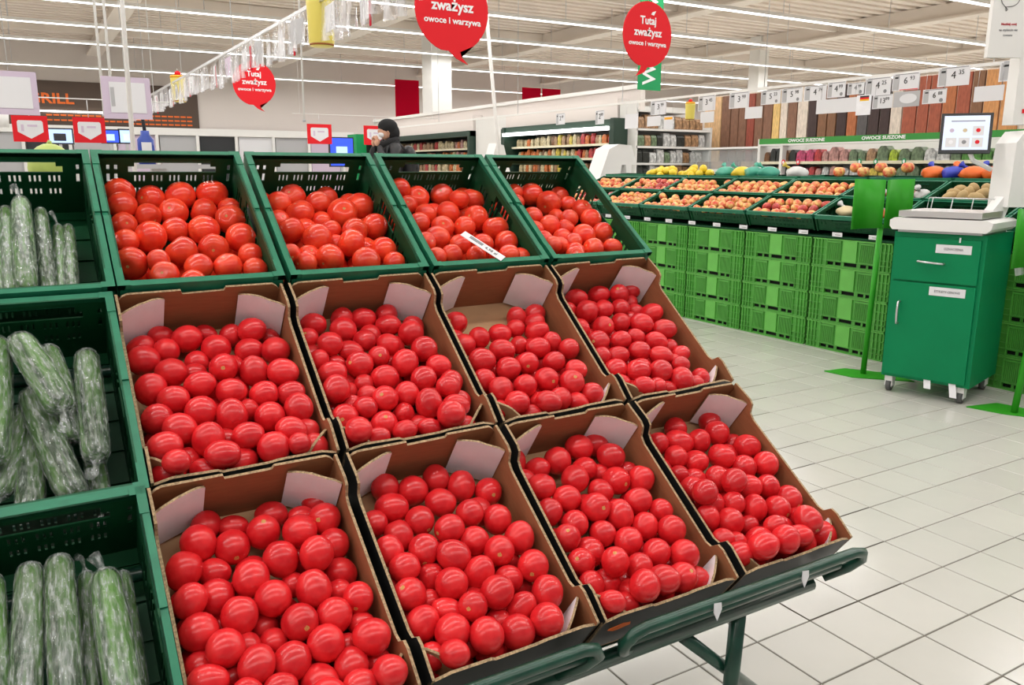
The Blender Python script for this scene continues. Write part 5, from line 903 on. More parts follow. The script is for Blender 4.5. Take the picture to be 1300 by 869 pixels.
for (x0, x1, y_, z0, z1, lb) in ((11.2, 12.15, 27, 2.87, 4.38, 'tall plain red banner left of the white column'), (16.65, 17.52, 27, 3.47, 4.37, 'left half of the pair of red banners right of the column'), (17.6, 18.48, 27, 3.47, 4.37, 'right half of the pair of red banners right of the column'), (27.0, 27.75, 27, 4.02, 4.42, 'tiny red banner right of the green banner'), (21.9, 22.4, 26.5, 3.85, 4.25, 'tiny red banner left of the green banner')):
    t = empty('hanging_banner', lb, 'banner', ((x0 + x1) / 2, y_, z0), group='plain red banners'); w_ = (x1 - x0) / 2
    b = MB(); b.box((-w_, -.01, 0), (w_, .01, z1 - z0), 'banner_red'); b.obj('cloth', t)
    b = MB(); b.tube([(-w_, 0, z1 - z0), (w_, 0, z1 - z0)], .02, 'white_paint', 6); b.obj('top_rod', t)
    for q in (-w_ * .9, w_ * .9): b = MB(); b.tube([(q, 0, z1 - z0), (q, 0, CZ - .02 - z0)], .006, 'steel', 5); b.obj('wire', t)

# ---------------------------------------------------------------- wood sample wall and dried fruit shelf
WY = [9.6, 9.18, 8.95, 8.76, 8.57, 8.39, 8.2, 8.0, 7.84, 7.68, 7.49, 7.27, 7.08, 6.9, 6.73, 6.54, 6.36, 6.17, 5.98, 5.81, 5.62, 5.4, 5.22, 5.03, 4.84, 4.64, 4.47, 4.25, 4.0]
WC = ['cream', 'brown', 'brown', 'brown', 'redbrown', 'brown', 'brown', 'yellow', 'pale', 'brown', 'pale', 'dark', 'mid', 'mid', 'dark', 'rust', 'grey', 'dark', 'dark', 'pale', 'brick', 'brick', 'brick', 'rust', 'brick', 'mid', 'orange', 'orange']
t = empty('plank_wall', 'wall of upright wood planks in browns, reds and cream behind the dried fruit', 'wall panel', (10, 6.8, 0))
b = MB(); b.box((.03, -3.2, 0), (.08, 2.85, 2.46), 'plank_pale'); b.obj('backing', t)
for i, c in enumerate(WC):
    lo_z = .9; b = MB(); b.box((0, WY[i + 1] - 6.8 + .012, lo_z), (.03, WY[i] - 6.8 - .012, 2.44), 'plank_' + c); b.obj('plank', t)
t = empty('nut_counter', 'white counter with glass front and brown nut bins below the planks', 'counter', (9.2, 8.45, 0))
b = MB(); b.box((0, -1.2, 0), (.7, .6, 1.18), 'shelf_white'); b.obj('body', t)
b = MB(); b.box((-.06, -1.2, 1.50), (.7, .6, 1.53), 'white_paint'); b.obj('top_shelf', t)
b = MB(); b.box((.0, -1.2, 1.18), (.006, .6, 1.5), 'pane'); b.obj('glass_front', t)
for i in range(5): b = MB(); b.box((.1, -1.1 + i * .34, 1.18), (.5, -.82 + i * .34, 1.30), ['pack_brown', 'pack_kraft', 'pack_black', 'pack_kraft', 'pack_brown'][i]); b.obj('nut_bin', t)

def pack_mesh(mat):
    b = MB(); vs = []
    for (z, a, c_) in ((0, .5, .42), (.08, .5, .5), (.75, .48, .44), (.94, .46, .30), (1, .44, .20)):
        vs += [(-a, -c_, z), (a, -c_, z), (a, c_, z), (-a, c_, z)]
    fs = [(i * 4 + k, i * 4 + (k + 1) % 4, i * 4 + 4 + (k + 1) % 4, i * 4 + 4 + k) for i in range(4) for k in range(4)] + [(3, 2, 1, 0), (16, 17, 18, 19)]
    b.grid(vs, fs, mat, False); return b.mesh('food_pack')
def jar_mesh(mat):
    b = MB(); b.tube([(0, 0, z) for z in (0, .03, .7, .8, .82, 1)], [.46, .5, .5, .36, .40, .40], mat, 10); return b.mesh('jar')
PM = {k: pack_mesh(k) for k in PACK}; JM = {k: jar_mesh(k) for k in PACK}
def fill_shelf(axis, fixed, a0, a1, z, hmin, hmax, wmin, wmax, pals, label, cat, group, seed, depth=.12, jar=0.0, gap=.012, side='left'):
    rnd = random.Random(seed); a = a0; s = 1 if a1 > a0 else -1; i = 0; L = abs(a1 - a0)
    while abs(a - a0) < L - wmin:
        fr = abs(a - a0) / L; pal = pals[min(int(fr * len(pals)), len(pals) - 1)]
        w_ = rnd.uniform(wmin, wmax); h_ = rnd.uniform(hmin, hmax); m_ = rnd.choice(pal); isj = rnd.random() < jar
        o = link((JM if isj else PM)[m_], 'jar' if isj else 'food_pack')
        c = a + s * w_ / 2
        o.location = (fixed, c, z) if axis == 'y' else (c, fixed, z)
        o.scale = (depth if axis == 'y' else w_, w_ if axis == 'y' else depth, h_)
        if axis == 'y': o.rotation_euler = (0, 0, 0)
        cn = m_.replace('pack_', ''); cn = {'kraft': 'tan', 'leaf': 'mottled green', 'rose': 'dusty pink'}.get(cn, cn)
        tag(o, '%s %s, %s from %s %s' % (cn, 'jar' if isj else 'pack', ORD[i], side, label), cat if not isj else 'jar', '%s %s %s' % (cn, 'jars' if isj else 'packs', label))
        a += s * (w_ + gap); i += 1
t = empty('dried_fruit_shelf', 'white shelf with a green header reading OWOCE SUSZONE', 'shelf', (7, 4, 0))
def part(nm, lo_, hi_, mt): b = MB(); b.box(lo_, hi_, mt); return b.obj(nm, t)
part('back_panel', (.42, -1.75, 0), (.45, 1.45, 1.50), 'shelf_white')
for z in (.30, .55, .80, 1.085, 1.265):
    s_ = part('shelf', (.0, -1.75, z - .02), (.42, 1.45, z), 'shelf_white'); b = MB(); b.box((-.008, -1.75, z - .028), (0, 1.45, z + .004), 'shelf_strip'); b.obj('price_strip', s_)
for y in (-1.77, 1.10, 1.45): part('upright', (-.01, y - .02, 0), (.45, y + .02, 1.54), 'shelf_white')
hd = part('header', (-.012, -1.75, 1.475), (0, 1.45, 1.54), 'header_green')
part('header_lip', (-.014, -1.75, 1.455), (.1, 1.45, 1.475), 'shelf_white')
for y in (.74, -.26): text_obj('OWOCE SUSZONE', .05, 'text_white', FACE_NEG_X(-.014, y, 1.507), hd, bold=.0015, width=.52)
for y, m_ in ((1.05, 'sign_red'), (.83, 'sign_red'), (.0, 'banner_green'), (-.2, 'banner_green'), (-.53, 'banner_green')):
    b = MB(); b.prism([(.025 * math.cos(k * .524), .032 * math.sin(k * .524)) for k in range(12)], 0, .003, m_, FACE_NEG_X(-.012, y, 1.26)); b.obj('round_tag', t)
    b = MB(); b.prism([(.014 * math.cos(k * .524), .018 * math.sin(k * .524)) for k in range(12)], 0, .001, 'paper', FACE_NEG_X(-.016, y, 1.26)); b.obj('tag_centre', t)
dp = [['pack_black', 'pack_brown'], ['pack_pink', 'pack_pink', 'pack_red'], ['pack_rose', 'pack_white'], ['pack_rose', 'pack_leaf', 'pack_kraft'], ['pack_leaf', 'pack_yellow', 'pack_lime'], ['pack_lime', 'pack_white', 'pack_leaf'], ['pack_leaf', 'pack_white', 'pack_green'], ['pack_leaf', 'pack_black', 'pack_white']]
dp2 = dp[:3] + [['pack_rose', 'pack_white'], ['pack_yellow', 'pack_leaf'], ['pack_lime', 'pack_leaf'], ['pack_white', 'pack_leaf'], ['pack_black', 'pack_leaf'], ['pack_orange', 'pack_black']]
fill_shelf('y', 7.12, 5.42, 2.3, 1.266, .11, .16, .08, .14, dp, 'on the upper dried fruit shelf', 'food pack', '', 31)
fill_shelf('y', 7.12, 5.42, 2.3, 1.086, .10, .14, .08, .14, dp2, 'on the lower dried fruit shelf', 'food pack', '', 32)
fill_shelf('y', 7.12, 5.42, 2.3, .801, .12, .20, .09, .15, dp, 'on the hidden low dried fruit shelf', 'food pack', '', 33)

# ---------------------------------------------------------------- bagged salad shelf (faces the camera)
t = empty('flat_shelf', 'white shelf unit of bagged salads and packs beside the dark fridge end', 'shelf', (8.1, 9.2, 0))
part('back_panel', (0, .42, 0), (1.68, .45, 2.25), 'shelf_white')
for x in (-.02, 1.68): part('upright', (x, 0, 0), (x + .04, .45, 1.9 if x > 0 else 2.3), 'shelf_white')
for z in (.50, .76, 1.02, 1.28, 1.56, 1.85): part('shelf', (0, 0, z - .035), (1.68, .42, z), 'shelf_white')
part('top_board', (0, 0, 2.12), (1.2, .42, 2.15), 'shelf_white')
gp = [['pack_black', 'pack_leaf'], ['pack_leaf', 'pack_white'], ['pack_leaf', 'pack_white', 'pack_black'], ['pack_kraft', 'pack_white'], ['pack_white', 'pack_white', 'pack_kraft'], ['pack_white', 'pack_black']]
for z, pals, s in ((1.851, [['pack_kraft'], ['pack_kraft', 'pack_white'], ['pack_kraft'], ['pack_kraft']], 41), (1.561, [['pack_kraft', 'pack_leaf'], ['pack_leaf', 'pack_black'], ['pack_white'], ['pack_black', 'pack_white'], ['pack_white', 'pack_kraft'], ['pack_white']], 42), (1.281, gp, 43), (1.021, gp, 44), (.761, [['pack_leaf'], ['pack_white', 'pack_rose'], ['pack_white']], 45)):
    fill_shelf('x', 9.30, 8.14, 9.74, z, .18, .235, .12, .18, pals, {1.851: 'on the top', 1.561: 'on the second', 1.281: 'on the third', 1.021: 'on the fourth', .761: 'on the lowest stocked'}[z] + ' board of the salad shelf', 'food pack', '', s, .14)

# ---------------------------------------------------------------- refrigerated wall units
def fridge(y0, y1, label, shelves, seed, lit):
    global t
    t = empty('open_fridge', label, 'fridge', (8, (y0 + y1) / 2, 0)); h_ = (y1 - y0) / 2
    part('back_panel', (.75, -h_, 0), (.8, h_, 2.0), 'fridge_inside'); part('base', (-.05, -h_, 0), (.75, h_, .55), 'fridge_dark'); part('canopy', (-.02, -h_, 1.90), (.8, h_, 2.02), 'fridge_dark')
    for y in (-h_, h_ - .09): part('end_wall', (-.05, y, .4), (.8, y + .09, 2.02), 'fridge_dark')
    if lit: part('light_strip', (-.10, -h_ + .1, 1.84), (.02, h_ - .1, 1.90), 'led')
    part('upper_fascia', (.05, -h_, 2.02), (.3, h_, 2.36), 'wall_paint')
    for z in shelves:
        s_ = part('shelf', (.15, -h_ + .09, z - .02), (.75, h_ - .09, z), 'fridge_dark'); b = MB(); b.box((.14, -h_ + .09, z - .035), (.15, h_ - .09, z + .005), 'shelf_strip'); b.obj('price_strip', s_)
    b = MB(); b.tube([(.1, h_ * .4, 2.02), (.1, h_ * .38, 2.08), (.1, h_ * .15, 2.09), (.1, h_ * .1, 2.02)], .015, 'dark', 6); b.obj('hose', t)
FP = [['pack_orange', 'pack_cream', 'pack_red'], ['pack_orange', 'pack_kraft', 'pack_red'], ['pack_cream', 'pack_kraft', 'pack_yellow'], ['pack_brown', 'pack_orange', 'pack_cream'], ['pack_orange', 'pack_orange', 'pack_cream']]
fridge(9.68, 13.5, 'open dark green fridge with orange and cream packs, nearest the salad shelf', (.85, 1.11, 1.37, 1.62), 1, True)
for z, s, w_ in ((1.621, 51, 'upper'), (1.371, 52, 'middle'), (1.111, 53, 'third')): fill_shelf('y', 8.28, 9.7, 13.3, z, .14, .20, .08, .14, FP, 'on the %s shelf of the near fridge' % w_, 'food pack', '', s, .12, jar=.4, side='right')
fridge(15.0, 21.6, 'open fridge with cream and orange packs beyond the white gap', (.85, 1.11, 1.37, 1.64), 2, False)
for z, s, w_ in ((1.641, 54, 'upper'), (1.371, 55, 'middle'), (1.111, 56, 'third')): fill_shelf('y', 8.3, 15.15, 21.4, z, .15, .21, .14, .24, [['pack_cream', 'pack_orange', 'pack_rose'], ['pack_cream', 'pack_kraft', 'pack_red'], ['pack_orange', 'pack_cream', 'pack_brown']], 'on the %s shelf of the far fridge' % w_, 'food pack', '', s, .14, jar=.3, side='right')
t = empty('partition', 'pale partition board between the two fridges', 'partition', (8, 14.25, 0)); part('board', (.1, -.7, 0), (.2, .7, 2.3), 'shelf_white'); part('frame', (.0, -.7, 0), (.1, -.62, 2.0), 'fridge_dark'); part('poster', (.09, -.3, 1.0), (.1, .3, 1.5), 'paper')
t = empty('partition', 'green post at the far end of the fridge line', 'post', (7.75, 21.9, 0)); part('board', (-.15, -.5, 0), (.15, .25, 2.15), 'banner_green'); part('foot', (-.2, -.5, 0), (.2, .3, .05), 'dark')
t = empty('partition', 'dark green end wall where the near fridge meets the salad shelf', 'partition', (8.0, 9.42, 0)); part('board', (-.22, 0, 0), (.08, .10, 2.02), 'fridge_dark'); part('foot', (-.25, -.02, 0), (.1, .12, .05), 'dark')
for i in range(4): part('vent_slat', (-.26, -.03, 1.25 + i * .08), (-.20, .06, 1.29 + i * .08), 'shelf_white')
t = empty('fascia_wall', 'pale bulkhead above the fridges', 'fascia', (8.4, 15, 0)); part('board', (0, -5.5, 2.05), (.1, 7, 2.55), 'wall_paint'); part('ledge', (-.04, -5.5, 2.53), (.1, 7, 2.6), 'white_paint')

# ---------------------------------------------------------------- far left: grill front, shopfront, screens
t = empty('grill_sign', 'long brown board reading GRILL in orange letters on the back wall', 'sign', (1.6, 29.9, 0))
part('board', (-4.6, 0, 2.5), (3.2, .08, 3.98), 'grill_board'); part('glowing_rail', (-4.6, -.06, 2.98), (.8, 0, 3.03), 'led')  # the strip is a plain white rail, made to glow
text_obj('GRILL', .46, 'text_orange', FACE_NEG_Y(-1.42, -.01, 3.40), t, bold=.012, width=1.35)
for (x0, z, n_) in ((-1.6, 2.86, 12), (.9, 2.92, 10), (.9, 2.78, 10), (-1.6, 2.70, 12), (.9, 2.64, 10)):
    for k in range(n_): part('print_line', (x0 + k * .21, -.012, z), (x0 + k * .21 + .17, 0, z + .05), 'text_orange')
t = empty('shopfront', 'low grey shopfront with pale panels under the back wall', 'shopfront', (4.5, 29.6, 0))
part('fascia', (-7, 0, 2.30), (6, .2, 2.55), 'white_paint')
for i in range(9): part('window_panel', (-6.5 + i * 1.35, .1, 0), (-5.3 + i * 1.35, .15, 2.28), ['grey_plastic', 'dark', 'grey_plastic', 'lilac', 'grey_plastic', 'dark', 'paper', 'grey_plastic', 'lilac'][i])
for i in range(10): part('mullion', (-6.65 + i * 1.35, .0, 0), (-6.55 + i * 1.35, .15, 2.3), 'white_paint')
def screen(x0, x1, y_, z0, z1, mats, label):
    global t
    t = empty('menu_screen', label, 'screen', ((x0 + x1) / 2, y_, z0)); w_ = (x1 - x0) / 2; h_ = z1 - z0
    part('housing', (-w_ - .02, 0, -.02), (w_ + .02, .05, h_ + .02), 'dark'); part('display', (-w_, -.004, 0), (w_, 0, h_), mats[0])
    part('picture', (-w_ * .5, -.006, h_ * .15), (w_ * .5, -.004, h_ * .7), mats[1]); part('post', (-.02, .01, -z0), (.02, .05, 0), 'steel')
screen(-.52, -.20, 12, 1.53, 1.72, ('screen_blue', 'dark'), 'light blue menu screen between the two left red price frames')
screen(.20, .42, 12, 1.55, 1.72, ('screen_deep', 'screen_blue'), 'deep blue menu screen right of the second red price frame')
screen(.44, .62, 12, 1.55, 1.73, ('screen_blue', 'screen_pale'), 'pale blue menu screen beside the white pole')
screen(3.70, 4.10, 12, 1.22, 1.68, ('screen_deep', 'screen_blue'), 'large bright blue screen below the third red price frame')
def red_frame(x, y_, z0, w_, h_, label):
    t = empty('price_sign', label, 'price sign', (x, y_, z0), group='red price frames')
    b = MB(); b.panel(w_, h_, .006, [], 'sign_red', FACE_NEG_Y(-w_ / 2, 0, 0)); b.obj('frame', t)
    b = MB(); b.prism([(w_ * .14, h_ * .38), (w_ * .5, h_ * .12), (w_ * .86, h_ * .38), (w_ * .86, h_ * .76), (w_ * .82, h_ * .82), (w_ * .18, h_ * .82), (w_ * .14, h_ * .76)], 0, .002, 'paper', FACE_NEG_Y(-w_ / 2, -.006, 0)); b.obj('card', t)
    for k, (a, c) in enumerate(((.24, .32), (.42, .70))): b = MB(); b.box((-w_ / 2 + w_ * a, -.009, h_ * (.40 if k == 0 else .58)), (-w_ / 2 + w_ * c, -.008, h_ * .66), 'lilac'); b.obj('print_line', t)
    b = MB(); b.tube([(0, 0, h_), (0, 0, h_ + .12)], .003, 'steel', 5); b.obj('hook', t)
red_frame(-.81, 4.8, 1.35, .215, .175, 'red price frame farthest left under the lilac card')
red_frame(-.445, 4.8, 1.35, .205, .175, 'second red price frame, left of the white pole')
red_frame(2.55, 8.95, 1.49, .33, .255, 'red price frame behind the second tomato crate')
red_frame(3.33, 8.95, 1.49, .33, .255, 'red price frame partly hidden by the shopper')
for (x, w_, z0, z1, lb) in ((-.90, .26, 1.46, 1.69, 'lilac edged white card cut by the left photo edge'), (-.32, .26, 1.455, 1.69, 'lilac edged white card behind the white pole')):
    t = empty('hanging_card', lb, 'card', (x, 3.5, z0)); h_ = z1 - z0; part('backing', (-w_ / 2, 0, 0), (w_ / 2, .004, h_), 'lilac'); part('sheet', (-w_ / 2 + .04, -.003, .035), (w_ / 2 - .03, 0, h_ - .03), 'paper'); part('side_strip', (-w_ / 2 + .045, -.005, .07), (-w_ / 2 + .065, -.003, h_ - .06), 'grey_plastic')
    b = MB(); b.tube([(0, .002, h_), (0, .002, h_ + .9)], .002, 'steel', 5); b.obj('wire', t)
t = empty('hanging_rack', 'thin white ceiling grid from which cards and price frames hang', 'frame', (0, 4.8, 1.66)); 
for (x0, x1, y_, z_) in ((-1.2, .1, 0, -.01), (2.2, 4.3, 4.15, .21)):
    b = MB(); b.tube([(x0, y_, z_), (x1, y_, z_)], .004, 'white_paint', 6); b.obj('rod', t)
    for x in (x0 + .1, x1 - .1): b = MB(); b.tube([(x, y_, z_), (x, y_, CZ - .06 - 1.66)], .003, 'white_paint', 5); b.obj('hanger', t)
# poles
for (p0, p1, r_, lb) in (((-.44, 2.5, 0), (-.375, 2.5, 4.2), .011, 'slim white pole left of the small round red sign'), ((-.24, 6, 1.6), (-.22, 6, CZ - .06), .012, 'left white ceiling pole above the second lilac card'), ((-.17, 6, 1.6), (-.15, 6, CZ - .06), .012, 'right white ceiling pole above the second lilac card'), ((3.16, 5, 0), (2.86, 5, 2.95), .017, 'leaning white pole right of the large red sign'), ((1.17, 5, 1.55), (1.19, 5, CZ - .06), .008, 'thin white rod beside the near fly trap')):
    t = empty('pole', lb, 'pole', p0); b = MB(); b.tube([(0, 0, 0), tuple(Vector(p1) - Vector(p0))], r_, 'white_paint', 10); b.obj('tube', t)
    b = MB(); b.tube([(0, 0, 0), (0, 0, .02)], r_ * 1.6, 'grey_plastic', 10); b.obj('end_cap', t)
t = empty('pump_bottle', 'blue bottle with a black tube standing behind the leftmost crates', 'bottle', (-.12, 4.5, 1.2)); 
b = MB(); b.tube([(0, 0, 0), (0, 0, .17), (0, 0, .20), (0, 0, .23)], [.055, .055, .03, .028], 'blue_plastic', 14); b.obj('bottle', t); part('label_sheet', (-.035, -.058, .02), (.03, -.056, .15), 'paper'); b = MB(); b.tube([(0, 0, .23), (-.005, 0, .30), (-.01, 0, .44)], .012, 'dark', 8); b.obj('tube', t)
t = empty('side_table', 'grey pedestal table behind the crates carrying the blue bottle', 'table', (-.05, 4.5, 0)); part('top', (-.35, -.2, 1.17), (.35, .2, 1.2), 'grey_plastic'); part('column', (-.05, -.05, .02), (.05, .05, 1.17), 'steel'); part('foot', (-.2, -.2, 0), (.2, .2, .02), 'dark')
t = empty('hanging_bottle', 'small white bottle with a blue cap hanging from a chain at the far left', 'bottle', (-.965, 4.2, 1.42)); b = MB(); b.tube([(0, 0, 0), (0, 0, .09)], [.035, .04], 'white_plastic', 12); b.obj('bottle', t); b = MB(); b.tube([(0, 0, .09), (0, 0, .105)], .045, 'blue_plastic', 12); b.obj('cap', t); b = MB(); b.tube([(0, 0, .105), (-.05, 0, .35), (-.05, 0, .9)], .005, 'steel', 6); b.obj('chain', t)

# counter with fruit seen through the slots behind the stand
t = empty('display_counter', 'white display counter directly behind the tomato crates', 'counter', (0, 1.6, 0)); part('body', (-1.4, -.2, 0), (1.2, .35, .92), 'shelf_white'); part('top', (-1.42, -.22, .92), (1.22, .37, .95), 'grey_plastic'); part('kick_plate', (-1.38, -.18, 0), (1.18, -.21, .08), 'dark')
ro = random.Random(12); ORM = MB(); ORM.sphere((0, 0, 0), (1, 1, .97), 'orange_net', 12, 8); ORM = ORM.mesh('orange')
for i in range(34):
    o = link(ORM, 'orange', None, (-.85 + .05 * i + ro.uniform(-.01, .01), 1.62 + .09 * (i % 3), .992 + .03 * (i % 2))); o.scale = (.038,) * 3; tag(o, 'orange on the counter seen through the slots of the tomato crates', 'orange', 'oranges on the counter behind the crates')
MEL = MB(); MEL.sphere((0, 0, 0), (.075, .075, .085), 'pear', 18, 12)
t = empty('melon', 'pale yellow green melon peeking over the upper left crate', 'melon', (-.80, 1.5, 1.175)); MEL.obj('flesh', t); b = MB(); b.tube([(0, 0, .08), (.004, 0, .095)], [.01, .006], 'pear', 8); b.obj('stalk', t)
t = empty('melon_box', 'white box carrying the melon on the counter', 'box', (-.80, 1.5, 1.078)); part('base', (-.14, -.11, 0), (.14, .16, .012), 'shelf_white')
for lo_, hi_ in (((-.14, -.11, .012), (.14, -.10, .075)), ((-.14, .15, .012), (.14, .16, .075)), ((-.14, -.10, .012), (-.13, .15, .075)), ((.13, -.10, .012), (.14, .15, .075))): part('side_panel', lo_, hi_, 'shelf_white')

t = empty('wooden_riser', 'plain riser lifting the melon box on the counter', 'riser', (-.80, 1.5, .951)); part('top', (-.15, -.12, .11), (.15, .17, .126), 'kraft_floor'); part('side_panel', (-.15, -.12, 0), (-.13, .17, .11), 'kraft_floor'); part('side_panel', (.13, -.12, 0), (.15, .17, .11), 'kraft_floor')
# ---------------------------------------------------------------- white weighing scale heads
t = empty('weighing_scale', 'white scale with a notched tower seen past the last tomato crate', 'scale', (4.5, 5.2, 0))
b = MB(); b.prism([(-.27, .95), (.02, .95), (.07, 1.22), (.12, 1.22), (.16, .98), (.20, .98), (.20, 1.22), (.27, 1.22), (.19, 1.42), (.02, 1.43), (-.10, 1.38)], -.12, .12, 'white_plastic', FACE_NEG_Y(0, 0, 0)); b.obj('tower', t); part('base', (-.3, -.2, .86), (.3, .25, .95), 'white_plastic'); part('pedestal', (-.25, -.15, 0), (.25, .2, .86), 'grey_plastic')
t = empty('weighing_scale', 'white scale with a sloping top behind the third tomato crate', 'scale', (3.15, 5.3, 0))
b = MB(); b.prism([(-.14, 1.12), (.14, 1.12), (.06, 1.40), (-.02, 1.42), (-.06, 1.30)], -.08, .08, 'white_plastic', FACE_NEG_Y(0, 0, 0)); b.obj('tower', t); part('base', (-.2, -.15, .9), (.2, .2, 1.12), 'white_plastic'); part('pedestal', (-.15, -.1, 0), (.15, .15, .9), 'grey_plastic')

# ---------------------------------------------------------------- green cabinet with scale
ang = math.atan2(-.42, .11)      # direction of the front edge
cab = empty('cabinet', 'dark green metal cabinet on castors carrying the white scale', 'cabinet', (3.01, .78, 0))
e = Vector((.254, -.967, 0)); d_ = Vector((.967, .254, 0)); CM = MF((0, 0, 0), tuple(e), tuple(d_), (0, 0, 1))   # local a along the front, b depth; det check below
W_, D_ = .435, .46
def cpart(nm, lo_, hi_, mt, parent=cab): b = MB(); b.box(lo_, hi_, mt, CM); return b.obj(nm, parent)
cpart('body', (0, 0, .09), (W_, D_, .862), 'cabinet_green')
dw = cpart('drawer', (.015, -.012, .615), (W_ - .022, 0, .835), 'cabinet_green')
dr = cpart('door', (.015, -.012, .105), (W_ - .022, 0, .605), 'cabinet_green')
def cpt(a, b_, c): return CM @ Vector((a, b_, c))
def handle(p0, p1, parent, lab):
    b = MB(); pts = [Vector(p0), Vector(p0) + Vector((0, -.025, 0))] ; q1 = Vector(p1)
    pts = [cpt(*p0), cpt(p0[0], p0[1] - .022, p0[2]), cpt((p0[0] * 2 + p1[0]) / 3, p0[1] - .028, (p0[2] * 2 + p1[2]) / 3), cpt((p0[0] + p1[0] * 2) / 3, p0[1] - .028, (p0[2] + p1[2] * 2) / 3), cpt(p1[0], p1[1] - .022, p1[2]), cpt(*p1)]
    b.tube(pts, .0055, 'steel', 8); o = b.obj('handle', parent); o['label'] = lab
handle((.135, -.012, .718), (.255, -.012, .712), dw, 'chrome drawer handle'); handle((.062, -.012, .50), (.062, -.012, .385), dr, 'chrome upright door handle')
for (a0, a1, z0, z1, txt, par) in ((.21, .375, .765, .808, 'OZNACZENIA', dw), (.20, .37, .548, .592, 'ETYKIETY CENOWE', dr)):
    pl = cpart('label_plate', (a0, -.0145, z0), (a1, -.012, z1), 'paper', par)
    text_obj(txt, .017, 'text_grey', CM @ MF(((a0 + a1) / 2, -.0152, (z0 + z1) / 2), (1, 0, 0), (0, 0, 1), (0, -1, 0)), pl, width=.09 if len(txt) < 12 else .12)
cpart('lock', (.315, -.018, .822), (.322, -.012, .846), 'paper', dw)
for (a, b_) in ((.035, .04), (W_ - .045, .04), (.035, D_ - .04), (W_ - .045, D_ - .04)):
    b = MB(); c = cpt(a, b_, .035); ax = e * .011; b.tube([c - ax, c + ax], .034, 'rubber', 18); o = b.obj('castor_wheel', cab); b = MB(); ax2 = e * .013; b.tube([c - ax2, c + ax2], .018, 'steel', 14); b.obj('hub', o)
    b = MB(); b.box((a - .020, b_ - .025, .058), (a + .020, b_ + .025, .09), 'white_plastic', CM); b.box((a - .020, b_ - .02, .03), (a - .015, b_ + .02, .06), 'white_plastic', CM); b.box((a + .015, b_ - .02, .03), (a + .020, b_ + .02, .06), 'white_plastic', CM); b.obj('castor_fork', cab)
for a, ln in ((.215, .06), (.335, .085)):
    b = MB(); P_ = [cpt(a, -.002, .12), cpt(a + .035, -.004, .118), cpt(a + .025 + ln * .3, -.012, .118 - ln), cpt(a - .008 + ln * .3, -.012, .118 - ln)]; b.face(P_, 'box_white'); b.face([p + d_ * .001 for p in reversed(P_)], 'box_white'); b.obj('loose_tape', cab)
# scale on the cabinet
t = empty('weighing_scale', 'white produce scale with steel platform on the green cabinet', 'scale', (3.01, .78, .862))
def spart(nm, lo_, hi_, mt): b = MB(); b.box(lo_, hi_, mt, CM); return b.obj(nm, t)
b = MB(); pf = [(-.005, .012), (W_ + .0, .012), (W_ + .02, .03), (W_ + .025, .06), (W_ + .0, .072), (.0, .072), (-.02, .06), (-.02, .03)]
b.prism(pf, -(D_ - .05), .035, 'white_plastic', CM @ MF((0, 0, 0), (1, 0, 0), (0, 0, 1), (0, -1, 0))); b.obj('base', t)
spart('foot_ring', (.02, -.02, .0), (W_ - .02, D_ - .06, .012), 'grey_plastic')
spart('platform', (.015, -.02, .078), (W_ - .03, D_ - .1, .108), 'steel')
for k in range(4):
    b = MB(); b.tube([cpt(.05 + .1 * k, D_ - .11, .108), cpt(.05 + .1 * k, D_ - .09, .165)], .003, 'steel', 6); b.obj('wire_guard', t)
b = MB(); b.tube([cpt(.03, D_ - .11, .108), cpt(.03, D_ - .09, .165), cpt(W_ - .03, D_ - .09, .165), cpt(W_ - .03, D_ - .11, .108)], .003, 'steel', 6); b.obj('wire_guard', t)
# printer head with column, tablet and sign
t = empty('scale_terminal', 'white label printer column with tilted touch screen above the scale', 'scale terminal', (3.4, .52, 0))
VR = Vector((.861, -.509, 0)); VN = Vector((-.509, -.861, 0))      # faces the aisle
TM = lambda x, y, z: MF((x, y, z), tuple(VR), (0, 0, 1), tuple(VN))
b = MB(); b.prism([(.0, .99), (.20, .99), (.20, 1.37), (.045, 1.37), (.005, 1.31), (.0, 1.04)], -.09, .09, 'white_plastic', TM(.06, .0, 0)); hd = b.obj('printer_head', t)
b = MB(); b.prism([(0, 1.315), (.11, 1.315), (.11, 1.322), (0, 1.322)], .09, .092, 'dark', TM(.08, .0, 0)); b.obj('paper_slot', hd)
b = MB(); b.prism([(-.06, .93), (.03, .93), (.07, 1.06), (.03, 1.06)], -.04, .04, 'white_plastic', TM(.04, .0, 0)); b.obj('arm', t)
b = MB(); b.prism([(.06, 1.40), (.26, 1.40), (.26, 2.6), (.06, 2.6)], -.06, .03, 'white_paint', TM(.0, .02, 0)); b.obj('column', t)
b = MB(); b.prism([(.10, 1.455), (.20, 1.455), (.20, 1.475), (.10, 1.475)], .03, .034, 'sign_red', TM(0, .02, 0)); b.obj('red_label', t)
